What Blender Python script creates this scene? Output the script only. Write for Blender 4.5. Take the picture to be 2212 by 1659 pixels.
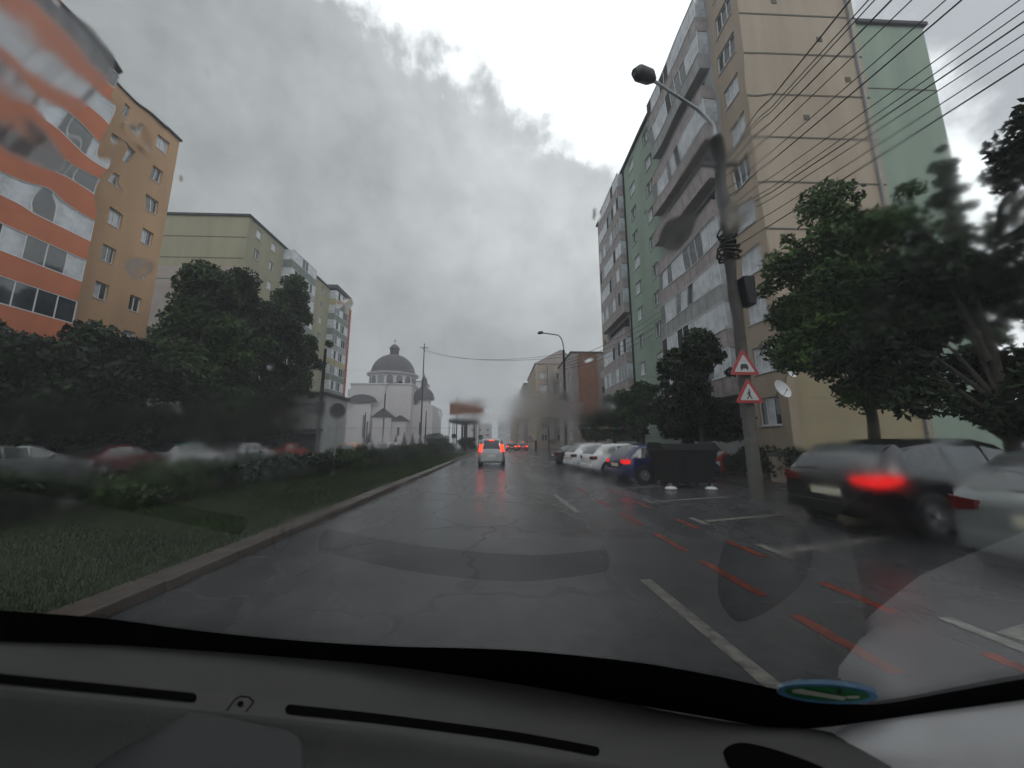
import bpy, math, random
import numpy as np
from mathutils import Vector, Matrix
random.seed(7); NR = np.random.default_rng(7)
scn = bpy.context.scene
for o in list(bpy.data.objects): bpy.data.objects.remove(o)

# ---------------------------------------------------------------- camera
PITCH, YAW, EYE = math.radians(9.35), math.radians(2.1), Vector((0, 0, 1.5))
cam = bpy.data.cameras.new('camera'); camo = bpy.data.objects.new('camera', cam)
scn.collection.objects.link(camo)
camo.location = EYE; camo.rotation_euler = (math.pi/2+PITCH, 0, -YAW)
cam.sensor_width = 36; cam.lens = 765/2212*36; cam.clip_start = .01; cam.clip_end = 3000
cam.dof.use_dof = True; cam.dof.focus_distance = 30; cam.dof.aperture_fstop = 4.6
scn.camera = camo
scn.view_settings.view_transform = 'Standard'; scn.view_settings.look = 'None'
scn.view_settings.exposure = 0.0; scn.view_settings.gamma = 1
scn.render.resolution_x = 1024; scn.render.resolution_y = 768
scn.cycles.transparent_max_bounces = 24; scn.cycles.max_bounces = 14
scn.cycles.transmission_bounces = 12; scn.cycles.glossy_bounces = 5; scn.cycles.diffuse_bounces = 3
scn.cycles.volume_bounces = 2; scn.cycles.caustics_refractive = True; scn.cycles.caustics_reflective = True

# ---------------------------------------------------------------- sky
SUN_EL, SUN_AZ = math.radians(42), math.radians(152)   # azimuth clockwise from +Y: behind the camera, to the right
def nn(nt, t, **kw):
    n = nt.nodes.new(t)
    for k, v in kw.items():
        if k.startswith('i_'):
            key = k[2:]; key = int(key) if key.isdigit() else key.replace('_', ' ')
            n.inputs[key].default_value = v
        else: setattr(n, k, v)
    return n
def mth(nt, op, a, b=None, c=None, clamp=False):
    n = nt.nodes.new('ShaderNodeMath'); n.operation = op; n.use_clamp = clamp
    for i, v in enumerate((a, b, c)):
        if v is None: continue
        if isinstance(v, (int, float)): n.inputs[i].default_value = v
        else: nt.links.new(v, n.inputs[i])
    return n.outputs[0]
def ramp(nt, fac, stops):
    r = nt.nodes.new('ShaderNodeValToRGB'); e = r.color_ramp.elements
    while len(e) < len(stops): e.new(.5)
    for k, (p, c) in enumerate(stops):
        e[k].position = p; e[k].color = (*c, 1) if len(c) == 3 else c
    nt.links.new(fac, r.inputs[0]); return r.outputs[0]
w = bpy.data.worlds.new("World"); scn.world = w; w.use_nodes = True
nt = w.node_tree; nt.nodes.clear()
out = nn(nt, 'ShaderNodeOutputWorld'); bg = nn(nt, 'ShaderNodeBackground')
sky = nn(nt, 'ShaderNodeTexSky', sky_type='NISHITA', sun_disc=False, sun_elevation=SUN_EL, sun_rotation=SUN_AZ)
tc = nn(nt, 'ShaderNodeTexCoord'); D = tc.outputs['Generated']
def dotc(v):
    n = nn(nt, 'ShaderNodeVectorMath', operation='DOT_PRODUCT'); nt.links.new(D, n.inputs[0])
    n.inputs[1].default_value = Vector(v).normalized(); return n.outputs['Value']
def noise(nt, vec, scale, detail=5, rough=.55, dist=0):
    n = nn(nt, 'ShaderNodeTexNoise', i_Scale=scale, i_Detail=detail, i_Roughness=rough, i_Distortion=dist)
    nt.links.new(vec, n.inputs['Vector']); return n.outputs['Fac']
n1 = noise(nt, D, 3.2, 7, .6, .3); n2 = noise(nt, D, 9, 6, .6); n3 = noise(nt, D, 1.3, 4)
# the bright gap in the cloud: everything beyond a ragged edge that runs from overhead down to the right
def rdir(v): return Vector(v).normalized()
ea, eb = Vector((-.155, .548, .826)), Vector((.300, .705, .64)); en = ea.cross(eb).normalized()
if en.dot(Vector((.6, .43, .68))) < 0: en = -en
side = dotc(en)
nz = mth(nt, 'ADD', mth(nt, 'MULTIPLY', mth(nt, 'SUBTRACT', n1, .5), .26), mth(nt, 'MULTIPLY', mth(nt, 'SUBTRACT', n2, .5), .24))
gap = mth(nt, 'ADD', side, nz)
gapm = nn(nt, 'ShaderNodeMapRange', interpolation_type='SMOOTHSTEP', i_1=-.085, i_2=-.015); nt.links.new(gap, gapm.inputs[0])
fade = nn(nt, 'ShaderNodeMapRange', interpolation_type='SMOOTHSTEP', i_1=.335, i_2=.22); nt.links.new(gap, fade.inputs[0])   # veiled again farther right
sep = nn(nt, 'ShaderNodeSeparateXYZ'); nt.links.new(D, sep.inputs[0])
# cloud body: mottled, a little lighter high up
cl = mth(nt, 'ADD', mth(nt, 'MULTIPLY', n1, .55), mth(nt, 'ADD', mth(nt, 'MULTIPLY', n3, .45), mth(nt, 'MULTIPLY', mth(nt, 'SUBTRACT', n2, .5), .40)))
clc = ramp(nt, cl, [(.36, (.32, .332, .34)), (.50, (.415, .427, .435)), (.66, (.52, .532, .54))])
upf = nn(nt, 'ShaderNodeMapRange', interpolation_type='SMOOTHSTEP', i_1=.05, i_2=.85, i_3=.97, i_4=1.22); nt.links.new(sep.outputs[2], upf.inputs[0])
cm = nn(nt, 'ShaderNodeVectorMath', operation='SCALE'); nt.links.new(clc, cm.inputs[0]); nt.links.new(upf.outputs[0], cm.inputs['Scale'])
# a soft glow of thin cloud round the gap
glow = nn(nt, 'ShaderNodeMapRange', interpolation_type='SMOOTHSTEP', i_1=.72, i_2=1.0, i_3=1.0, i_4=1.45)
nt.links.new(dotc((.30, .60, .75)), glow.inputs[0])
cm2 = nn(nt, 'ShaderNodeVectorMath', operation='SCALE'); nt.links.new(cm.outputs[0], cm2.inputs[0]); nt.links.new(glow.outputs[0], cm2.inputs['Scale'])
mx = nn(nt, 'ShaderNodeMix', data_type='RGBA'); nt.links.new(gapm.outputs[0], mx.inputs[0])
nt.links.new(cm2.outputs[0], mx.inputs[6]); 
gc = ramp(nt, fade.outputs[0], [(0, (.56, .58, .62)), (1, (1.5, 1.53, 1.56))]); nt.links.new(gc, mx.inputs[7])
bk = nn(nt, 'ShaderNodeMapRange', interpolation_type='SMOOTHSTEP', i_1=.0, i_2=.9, i_3=1.0, i_4=1.75); nt.links.new(dotc((.25, -.85, .35)), bk.inputs[0])  # added boost: sky behind the camera brightened to light gables and facades
sk = nn(nt, 'ShaderNodeVectorMath', operation='SCALE'); nt.links.new(sky.outputs[0], sk.inputs[0]); sk.inputs['Scale'].default_value = .1
mx2 = nn(nt, 'ShaderNodeMix', data_type='RGBA', i_0=.95); nt.links.new(sk.outputs[0], mx2.inputs[6]); nt.links.new(mx.outputs[2], mx2.inputs[7])
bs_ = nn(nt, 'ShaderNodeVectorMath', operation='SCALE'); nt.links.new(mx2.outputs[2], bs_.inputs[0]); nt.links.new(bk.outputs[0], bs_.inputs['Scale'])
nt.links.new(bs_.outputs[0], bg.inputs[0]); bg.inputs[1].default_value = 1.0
nt.links.new(bg.outputs[0], out.inputs[0])
sl = bpy.data.lights.new('sun', 'SUN'); sl.energy = .7; sl.angle = math.radians(30); sl.color = (1, .96, .9)
so = bpy.data.objects.new('sun', sl); scn.collection.objects.link(so)
so.rotation_euler = (Vector((math.sin(SUN_AZ)*math.cos(SUN_EL), math.cos(SUN_AZ)*math.cos(SUN_EL), math.sin(SUN_EL)))).to_track_quat('Z', 'Y').to_euler(); so.location = (0, 0, 60)

# ---------------------------------------------------------------- materials
def mat(name, col, rough=.7, var=.25, vs=3.0, metal=0, spec=.5, bump=0, bs=20, alt=None, emit=None, es=1, coat=0, obj=True, streak=False):
    m = bpy.data.materials.new(name); m.use_nodes = True; t = m.node_tree; b = t.nodes['Principled BSDF']
    tcn = nn(t, 'ShaderNodeTexCoord'); vec = tcn.outputs['Object']
    if streak:
        mp = nn(t, 'ShaderNodeMapping'); mp.inputs['Scale'].default_value = (1, 1, .12); t.links.new(vec, mp.inputs[0]); vec = mp.outputs[0]
    c2 = alt or tuple(max(0, x*(1-var)) for x in col); c1 = tuple(min(1, x*(1+var*.5)) for x in col)
    f = noise(t, vec, vs, 6, .6)
    c = ramp(t, f, [(.34, c2), (.66, c1)])
    t.links.new(c, b.inputs['Base Color'])
    b.inputs['Roughness'].default_value = rough; b.inputs['Metallic'].default_value = metal
    b.inputs['Specular IOR Level'].default_value = spec; b.inputs['Coat Weight'].default_value = coat
    b.inputs['Coat Roughness'].default_value = .08
    if bump:
        bn = nn(t, 'ShaderNodeBump', i_Strength=bump, i_Distance=.02)
        t.links.new(noise(t, tcn.outputs['Object'], bs, 4), bn.inputs['Height']); t.links.new(bn.outputs[0], b.inputs['Normal'])
    if emit:
        b.inputs['Emission Color'].default_value = (*emit, 1); b.inputs['Emission Strength'].default_value = es
    return m
M = {}
M['beige'] = mat('beige_render', (.365, .30, .23), .85, .10, .6, streak=True, alt=(.30, .24, .18))
M['beige_dark'] = mat('ochre_render', (.31, .26, .16), .85, .1, .6)
M['pgreen'] = mat('pale_green_render', (.24, .31, .25), .85, .15, .5, streak=True)
M['orange'] = mat('orange_render', (.52, .17, .085), .8, .15, .7)
M['apricot'] = mat('apricot_render', (.50, .315, .18), .85, .15, .6, streak=True)
M['olive'] = mat('olive_render', (.28, .265, .18), .85, .15, .5, streak=True)
M['pinkish'] = mat('pink_grey_render', (.30, .26, .24), .85, .15, .5)
M['grey'] = mat('grey_concrete', (.30, .305, .30), .85, .2, 1.0)
M['pgrey'] = mat('pink_grey_panel', (.33, .285, .28), .8, .25, 2.0)
M['stain'] = mat('damp_stain', (.20, .17, .13), .9, .3, 1.5, streak=True)
M['joint'] = mat('joint', (.10, .09, .07), .9)
M['roof'] = mat('roof_felt', (.05, .05, .055), .9)
M['white'] = mat('white_frame', (.62, .63, .64), .5, .08)
M['curtain'] = mat('curtained_pane', (.50, .53, .56), .18, .35, 1.6)
M['glass'] = mat('window_glass', (.045, .055, .06), .07, .5, 1.2, spec=.8)
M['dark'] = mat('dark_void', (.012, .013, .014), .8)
M['teal'] = mat('green_panel', (.15, .19, .165), .7, .2, 1)
M['yellowp'] = mat('yellow_panel', (.33, .30, .17), .7, .2, 1)
M['red'] = mat('red_panel', (.36, .075, .05), .7, .2, 1)
M['brown'] = mat('brown_panel', (.22, .085, .045), .7, .25, 1)
M['church'] = mat('white_church_render', (.46, .43, .44), .85, .1, .3)
M['dome'] = mat('dome_sheet', (.035, .030, .036), .6, .2, .5)
M['metal'] = mat('galvanised', (.25, .25, .25), .5, .2, 4, metal=.5)
M['black'] = mat('black_plastic', (.007, .007, .008), .5, spec=.25)
M['pole'] = mat('dark_pole', (.035, .033, .034), .6, .3, 3)
M['concrete'] = mat('pole_concrete', (.055, .052, .045), .85, .3, 3, bump=.3)
M['kerb'] = mat('kerb_stone', (.075, .06, .052), .45, .35, 3, bump=.4)
M['line'] = mat('worn_white_paint', (.25, .24, .21), .4, .35, 9, alt=(.07, .07, .065))
M['redline'] = mat('red_lane_paint', (.21, .035, .02), .4, .35, 7, alt=(.07, .03, .025))
M['tyre'] = mat('tyre', (.012, .012, .012), .8)
M['rim'] = mat('rim', (.3, .3, .31), .35, .1, metal=.8)
M['tail'] = mat('tail_lens', (.09, .006, .006), .2)
M['taillit'] = mat('tail_lamp_lit', (.5, .02, .01), .2, emit=(1, .008, .012), es=.8)
M['tailhot'] = mat('brake_lamp_lit', (.6, .04, .02), .2, emit=(1, .03, .012), es=5)
M['plate'] = mat('plate', (.6, .58, .45), .4, .1)
M['bark'] = mat('bark', (.045, .038, .03), .9, .4, 6, bump=.5)
M['cable'] = mat('cable', (.02, .02, .02), .6)
def leafmat(name, a, b_):
    m = bpy.data.materials.new(name); m.use_nodes = True; t = m.node_tree; b = t.nodes['Principled BSDF']
    tcn = nn(t, 'ShaderNodeTexCoord')
    c = ramp(t, mth(t, 'ADD', mth(t, 'MULTIPLY', noise(t, tcn.outputs['Object'], .75, 2, .5), .6), mth(t, 'MULTIPLY', noise(t, tcn.outputs['Object'], 4.5, 4, .8), .4)), [(.38, a), (.60, b_)])
    t.links.new(c, b.inputs['Base Color']); b.inputs['Roughness'].default_value = .55
    b.inputs['Specular IOR Level'].default_value = .2
    return m
M['leaf'] = leafmat('leaves', (.008, .018, .006), (.038, .070, .018))
M['leafd'] = leafmat('dark_leaves', (.004, .009, .004), (.019, .034, .012))
M['leafl'] = leafmat('fresh_leaves', (.010, .024, .007), (.055, .105, .022))
M['needle'] = leafmat('conifer_leaves', (.015, .030, .022), (.04, .06, .045))
M['grass'] = leafmat('grass_blades', (.009, .020, .004), (.026, .048, .008))
def paint(name, c, rough=.25, metal=0):
    return mat(name, c, rough, .06, 2, metal=metal, coat=.8)
# ---- wet asphalt
def asphalt():
    m = bpy.data.materials.new('wet_asphalt'); m.use_nodes = True; t = m.node_tree; b = t.nodes['Principled BSDF']
    tcn = nn(t, 'ShaderNodeTexCoord'); v = tcn.outputs['Object']
    mp = nn(t, 'ShaderNodeMapping'); mp.inputs['Scale'].default_value = (1, .22, 1); t.links.new(v, mp.inputs[0])
    lo = noise(t, mp.outputs[0], .9, 5, .55, .4); hi = noise(t, v, 60, 3, .6); md = noise(t, v, 2.2, 6, .65, .6)
    col = ramp(t, md, [(.3, (.042, .043, .045)), (.7, (.078, .081, .085))])
    # tar-sealed cracks and patches
    vo = nn(t, 'ShaderNodeTexVoronoi', feature='DISTANCE_TO_EDGE', i_Scale=.42)
    ad = nn(t, 'ShaderNodeVectorMath', operation='ADD'); t.links.new(v, ad.inputs[0])
    ns = nn(t, 'ShaderNodeTexNoise', i_Scale=1.3, i_Detail=5); t.links.new(v, ns.inputs['Vector']); t.links.new(ns.outputs['Color'], ad.inputs[1])
    t.links.new(ad.outputs[0], vo.inputs['Vector'])
    cr = nn(t, 'ShaderNodeMapRange', i_1=.006, i_2=.022, i_3=1, i_4=0); t.links.new(vo.outputs['Distance'], cr.inputs[0])
    mxn = nn(t, 'ShaderNodeMix', data_type='RGBA'); t.links.new(mth(t, 'MULTIPLY', cr.outputs[0], .22), mxn.inputs[0])
    t.links.new(col, mxn.inputs[6]); mxn.inputs[7].default_value = (.012, .012, .012, 1)
    t.links.new(mxn.outputs[2], b.inputs['Base Color'])
    r = nn(t, 'ShaderNodeMapRange', i_1=.35, i_2=.65, i_3=.12, i_4=.33); t.links.new(lo, r.inputs[0])
    t.links.new(mth(t, 'ADD', r.outputs[0], mth(t, 'MULTIPLY', cr.outputs[0], .15)), b.inputs['Roughness'])
    bn = nn(t, 'ShaderNodeBump', i_Strength=.35, i_Distance=.006); t.links.new(mth(t, 'ADD', hi, mth(t, 'MULTIPLY', md, 1.5)), bn.inputs['Height'])
    t.links.new(bn.outputs[0], b.inputs['Normal']); b.inputs['Specular IOR Level'].default_value = 1.0
    return m
M['asphalt'] = asphalt()
M['soil'] = mat('lawn_base', (.014, .028, .007), .8, .4, 2, bump=.6, bs=30)
M['ground'] = mat('far_ground', (.05, .06, .045), .9, .3, .2)
M['pave'] = mat('wet_paving', (.09, .085, .08), .4, .3, 2, bump=.3)

# ---------------------------------------------------------------- helpers
ORD = ('first', 'second', 'third', 'fourth', 'fifth', 'sixth', 'seventh', 'eighth', 'ninth', 'tenth', 'eleventh', 'twelfth', 'thirteenth', 'fourteenth', 'fifteenth')
def link(o, parent=None):
    scn.collection.objects.link(o)
    if parent: o.parent = parent
    return o
def tag(o, label=None, cat=None, group=None, kind=None):
    if label: o['label'] = label
    if cat: o['category'] = cat
    if group: o['group'] = group
    if kind: o['kind'] = kind
    return o
def thing(name, label, cat, loc=(0, 0, 0), rz=0, group=None):
    o = bpy.data.objects.new(name, None); o.empty_display_size = .3; link(o)
    o.location = loc; o.rotation_euler = (0, 0, rz); return tag(o, label, cat, group)
class MB:
    def __init__(s): s.v = []; s.f = []; s.m = []
    def add(s, vs, fs, mi=0):
        k = len(s.v); s.v += [tuple(v) for v in vs]; s.f += [tuple(i+k for i in f) for f in fs]; s.m += [mi]*len(fs); return s
    def box(s, x0, x1, y0, y1, z0, z1, mi=0, mtx=None):
        vs = [Vector((x, y, z)) for z in (z0, z1) for y in (y0, y1) for x in (x0, x1)]
        if mtx: vs = [mtx@v for v in vs]
        return s.add(vs, [(0, 2, 3, 1), (4, 5, 7, 6), (0, 1, 5, 4), (2, 6, 7, 3), (0, 4, 6, 2), (1, 3, 7, 5)], mi)
    def quad(s, a, b, c, d, mi=0): return s.add([a, b, c, d], [(0, 1, 2, 3)], mi)
    def tube(s, pts, rad, n=8, mi=0, cap=True):
        pts = [Vector(p) for p in pts]; rad = rad if hasattr(rad, '__len__') else [rad]*len(pts); vs = []
        for i, p in enumerate(pts):
            d = (pts[min(i+1, len(pts)-1)]-pts[max(i-1, 0)]).normalized()
            a = d.cross(Vector((0, 0, 1)) if abs(d.z) < .9 else Vector((1, 0, 0))).normalized(); b = d.cross(a)
            for k in range(n):
                t = 2*math.pi*k/n; vs.append(p+(a*math.cos(t)+b*math.sin(t))*rad[i])
        fs = [(i*n+k, i*n+(k+1) % n, (i+1)*n+(k+1) % n, (i+1)*n+k) for i in range(len(pts)-1) for k in range(n)]
        if cap: fs += [tuple(range(n)), tuple(reversed(range((len(pts)-1)*n, len(pts)*n)))]
        return s.add(vs, fs, mi)
    def lathe(s, prof, c=(0, 0, 0), n=24, mi=0):
        vs = [(c[0]+r*math.cos(2*math.pi*k/n), c[1]+r*math.sin(2*math.pi*k/n), c[2]+z) for r, z in prof for k in range(n)]
        fs = [(i*n+k, i*n+(k+1) % n, (i+1)*n+(k+1) % n, (i+1)*n+k) for i in range(len(prof)-1) for k in range(n)]
        return s.add(vs, fs, mi)
    def prism(s, poly, axis_pts, mi=0):  # poly list of Vector, extrude by vector
        n = len(poly); e = Vector(axis_pts); vs = [Vector(p) for p in poly]+[Vector(p)+e for p in poly]
        fs = [tuple(range(n)), tuple(reversed(range(n, 2*n)))]+[(i, (i+1) % n, n+(i+1) % n, n+i) for i in range(n)]
        return s.add(vs, fs, mi)
    def mesh(s, name, mats, smooth=False):
        me = bpy.data.meshes.new(name); me.from_pydata(s.v, [], s.f)
        mats = mats if isinstance(mats, (list, tuple)) else [mats]
        for m in mats: me.materials.append(m)
        me.polygons.foreach_set('material_index', s.m)
        if smooth: me.polygons.foreach_set('use_smooth', [True]*len(s.f))
        me.update(); return me
    def build(s, name, mats, parent=None, smooth=False, mtx=None, bevel=0):
        o = bpy.data.objects.new(name, s.mesh(name, mats, smooth)); link(o, parent)
        if mtx is not None: o.matrix_local = mtx
        if bevel:
            b = o.modifiers.new('bevel', 'BEVEL'); b.width = bevel; b.segments = 2; b.limit_method = 'ANGLE'
        if smooth:
            pass
        return o
def struct(name, mb, m, **k): return tag(mb.build(name, m, **k), kind='structure')
def inst(me, name, parent, mtx):
    o = bpy.data.objects.new(name, me); link(o, parent); o.matrix_local = mtx; return o
def sheet(name, x0, x1, y0, y1, z, m): return struct(name, MB().quad((x0, y0, z), (x1, y0, z), (x1, y1, z), (x0, y1, z)), m)

# ---------------------------------------------------------------- ground
sheet('ground', -900, 900, -300, 1500, 0, M['ground'])
sheet('road', -3.36, 9.6, -12, 420, .004, M['asphalt'])
sheet('opposite_road', -24.5, -9.9, -12, 420, .004, M['asphalt'])
k = MB()
y = -6
while y < 110:
    k.box(-3.72, -3.36, y+.008, y+.992, 0, .12+random.uniform(-.007, .007)); y += 1
struct('kerb', k, M['kerb'], bevel=.015)
k = MB(); k.box(-9.9, -9.7, -6, 110, 0, .13); struct('far_kerb', k, M['kerb'])
k = MB(); k.box(9.6, 9.8, -6, 140, 0, .12); struct('right_kerb', k, M['kerb'])
struct('grass_median', MB().box(-9.7, -3.72, -6, 110, 0, .10), M['soil'])
struct('pavement', MB().box(9.8, 13.4, -6, 140, 0, .11), M['pave'])
# grass blades
def blades(n, x0, x1, y0, y1, z, h, name):
    X = NR.uniform(x0, x1, n); Y = y0+(y1-y0)*NR.random(n)**1.7; a = NR.uniform(0, 6.28, n); hh = h*NR.uniform(.5, 1.3, n)
    wd = .0012+.0011*Y; lx = NR.normal(0, .3, n)*hh; ly = NR.normal(0, .3, n)*hh
    v = np.empty((n, 3, 3)); v[:, 0] = np.c_[X-wd*np.cos(a), Y-wd*np.sin(a), np.full(n, z)]
    v[:, 1] = np.c_[X+wd*np.cos(a), Y+wd*np.sin(a), np.full(n, z)]; v[:, 2] = np.c_[X+lx, Y+ly, z+hh]
    me = bpy.data.meshes.new(name); me.from_pydata(v.reshape(-1, 3).tolist(), [], np.arange(3*n).reshape(-1, 3).tolist())
    me.materials.append(M['grass']); o = link(bpy.data.objects.new(name, me)); return o
tag(blades(170000, -9.6, -3.66, 1.5, 45, .085, .075, 'grass'), 'short green grass on the median beside the kerb', 'grass', kind='stuff')
# road paint
def strip(name, pts, wdt, m, z=.008):
    mb = MB()
    a, b = Vector((*pts[0], z)), Vector((*pts[1], z)); d = (b-a).normalized(); n = Vector((-d.y, d.x, 0))*wdt/2
    mb.quad(a-n, b-n, b+n, a+n); return struct(name, mb, m)
for y0, y1 in ((2.25, 4.15), (7.9, 10.6), (14, 17), (20, 23), (26, 29), (33, 37), (42, 47)): strip('lane_dash', ((1.72, y0), (1.62, y1)), .13, M['line'])
for y0, y1 in ((1.6, 2.1), (2.5, 3.3), (3.7, 4.75), (5.15, 6.1), (6.7, 7.8), (8.6, 9.8), (10.8, 12)): strip('bike_lane_dash', ((2.62, y0), (2.60, y1)), .12, M['redline'])
for y0, y1 in ((2.2, 2.7), (3.3, 4.0), (4.85, 5.65), (6.4, 7.2), (8.4, 9.4), (10.5, 11.8)): strip('bike_lane_dash', ((3.52, y0), (3.50, y1)), .12, M['redline'])
for y in (2.9, 5.1, 7.0, 9.3, 11.9, 14.4, 17, 19.5): 
    strip('parking_line', ((3.98, y), (6.6, y+.75)), .13, M['line']); strip('parking_line', ((3.84, y-.3), (3.84, y+.3)), .13, M['line'], .012)

# ---------------------------------------------------------------- buildings
def frame_m(O, U, N): 
    U, N = Vector(U).normalized(), Vector(N).normalized(); Z = Vector((0, 0, 1))
    m = Matrix.Identity(4)
    for i in range(3): m[i][0] = U[i]; m[i][1] = N[i]; m[i][2] = Z[i]; m[i][3] = O[i]
    return m
def wall(parent, F, W, z0, z1, holes, m, depth=.16, name='wall', u0=0):
    mb = MB()
    us = sorted({u0, W, *[h[0] for h in holes], *[h[1] for h in holes]}); zs = sorted({z0, z1, *[h[2] for h in holes], *[h[3] for h in holes]})
    for a, b in zip(us, us[1:]):
        for c, d in zip(zs, zs[1:]):
            uc, zc = (a+b)/2, (c+d)/2
            if any(h[0] < uc < h[1] and h[2] < zc < h[3] for h in holes): continue
            mb.quad((a, 0, c), (b, 0, c), (b, 0, d), (a, 0, d))
    for a, b, c, d in holes:
        for p, q in (((a, c), (b, c)), ((b, c), (b, d)), ((b, d), (a, d)), ((a, d), (a, c))):
            mb.quad((p[0], 0, p[1]), (q[0], 0, q[1]), (q[0], -depth, q[1]), (p[0], -depth, p[1]))
    return mb.build(name, m, parent, mtx=F)
WC = {}
def window(parent, F, u, z, wd, ht, n=2, depth=.16, style=None):
    style = style if style is not None else random.choice([0, 0, 1, 1, 2])
    key = (round(wd, 2), round(ht, 2), n, style)
    if key not in WC:
        f = MB(); t = .06
        f.box(0, wd, -.03, .03, 0, t); f.box(0, wd, -.03, .03, ht-t, ht); f.box(0, t, -.03, .03, t, ht-t); f.box(wd-t, wd, -.03, .03, t, ht-t)
        for i in range(1, n): f.box(wd*i/n-.035, wd*i/n+.035, -.025, .025, t, ht-t)
        f.box(-.04, wd+.04, .03, .2, -.05, -.012)
        g = MB()
        for i in range(n):
            mi = 0 if style == 0 else (1 if (style == 1 or i % 2) else 0)
            g.quad((wd*i/n, -.01, 0), (wd*(i+1)/n, -.01, 0), (wd*(i+1)/n, -.01, ht), (wd*i/n, -.01, ht), mi)
        WC[key] = (f.mesh('window', M['white']), g.mesh('pane', [M['glass'], M['curtain']]))
    a, b = WC[key]
    o = inst(a, 'window', parent, F@Matrix.Translation((u, -depth+.035, z))); inst(b, 'pane', o, Matrix.Identity(4)); return o
BC = {}
def balcony(parent, F, u, z, L, proj, par_m, kind='glazed', ph=1.0, h=2.75, bars=True, key2=''):
    key = (round(L, 2), proj, par_m.name, kind, ph, key2)
    if key not in BC:
        p = MB(); p.box(0, L, 0, proj, -.12, .02, 0); p.box(0, L, proj-.08, proj, .02, ph, 0); p.box(0, .08, .0, proj-.08, .02, ph, 0); p.box(L-.08, L, 0, proj-.08, .02, ph, 0)
        if bars:
            for i in range(int(L/.85)+1): p.box(min(i*.85, L-.05), min(i*.85, L-.05)+.05, proj, proj+.025, .02, ph, 1)
            p.box(0, L, proj, proj+.03, ph-.05, ph+.01, 1)
        g = MB()
        top = h-.16
        if kind != 'open':
            n = max(2, int(L/.8)); rnd = random.Random(sum(map(ord, key2)) * 7 + int(L*10))
            for i in range(n):
                a, b = L*i/n, L*(i+1)/n; r = rnd.random(); mi = 1 if r < .55 else (2 if r < .8 else (3 if kind == 'mixed' or r > .93 else 2))
                g.quad((a, proj-.04, ph), (b, proj-.04, ph), (b, proj-.04, top), (a, proj-.04, top), mi)
                g.box(a-.025, a+.03, proj-.055, proj-.015, ph, top, 0)
            g.box(0, L, proj-.06, proj, top, top+.06, 0); g.box(0, L, proj-.055, proj-.01, ph+.012, ph+.07, 0)
            for x in (0.012, L-.012):
                g.quad((x, 0, ph), (x, proj-.06, ph), (x, proj-.06, top), (x, 0, top), 1)
        BC[key] = (p.mesh('balcony', [par_m, M['metal']]), g.mesh('glazing', [M['white'], M['curtain'], M['glass'], M['dark']]) if g.v else None)
    a, b = BC[key]; o = inst(a, 'balcony', parent, F@Matrix.Translation((u, 0, z)))
    if b: inst(b, 'glazing', o, Matrix.Identity(4))
    return o

# --- right block (beige / green), facade faces the road
RB = thing('apartment_block', 'tall right-hand apartment block with beige gable, grey balconies and pale green sections', 'building', (13.87, 16.4, 0))
H0, ST = 1.5, 2.75; RZ = H0+ST*11
F = frame_m((0, 0, 0), (0, 1, 0), (-1, 0, 0))
fl = [H0+ST*i for i in range(11)]
holes = []; wins = []
for z in fl: wins.append((.55, 1.45, z+.85, 1.45, 3))
holes = [(u, u+wd, z, z+ht) for u, wd, z, ht, n in wins]
wall(RB, F, 2.5, 0, RZ, holes, M['beige'])
for u, wd, z, ht, n in wins: window(RB, F, u, z, wd, ht, n)
# grey recess behind the balconies
hl = [(3.5, 9.9, z+.1, z+2.3) for z in fl]
wall(RB, F, 10.9, 0, RZ, hl, M['grey'], depth=.3, u0=2.5)
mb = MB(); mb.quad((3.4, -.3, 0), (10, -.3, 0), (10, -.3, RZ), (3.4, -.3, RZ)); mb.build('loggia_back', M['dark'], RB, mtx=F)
for i, z in enumerate(fl):
    if i == 0: continue
    kd = {5: 'open', 6: 'open', 7: 'mixed', 8: 'open'}.get(i, 'glazed' if i % 2 else 'mixed')
    if i in (5, 6): balcony(RB, F, 2.8, z, 8.0, .8, M['pgrey'], 'open', key2='o')
    else: balcony(RB, F, 2.8, z, 8.0, .75, M['pgrey'] if i % 3 else M['grey'], kd, key2=str(i % 4))
wins = [(u, 1.25 if u < 14 else 1.4, z+.9, 1.3, 2) for z in fl for u in (12.3, 15.9)]
wall(RB, F, 18.6, 0, RZ, [(u, u+wd, z, z+ht) for u, wd, z, ht, n in wins], M['pgreen'], u0=10.9)
for u, wd, z, ht, n in wins: window(RB, F, u, z, wd, ht, n)
wall(RB, F, 27.2, 0, RZ, [(19.3, 26.4, z+.1, z+2.3) for z in fl], M['grey'], depth=.3, u0=18.6)
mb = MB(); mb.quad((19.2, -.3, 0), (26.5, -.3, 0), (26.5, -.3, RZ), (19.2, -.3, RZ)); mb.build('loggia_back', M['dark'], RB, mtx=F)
for i, z in enumerate(fl):
    if i: balcony(RB, F, 18.9, z, 7.9, .7, M['pgrey'], 'open' if i == 4 else ('mixed' if i % 2 else 'glazed'), key2='f%d' % (i % 3))
wins = [(27.7, .9, z+.9, 1.3, 1) for z in fl]
wall(RB, F, 29.2, 0, RZ, [(u, u+wd, z, z+ht) for u, wd, z, ht, n in wins], M['beige'], u0=27.2)
for u, wd, z, ht, n in wins: window(RB, F, u, z, wd, ht, n)
mb = MB(); mb.box(18.62, 18.8, .003, .12, 0, RZ); mb.build('downpipe', M['black'], RB, mtx=F)
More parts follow.
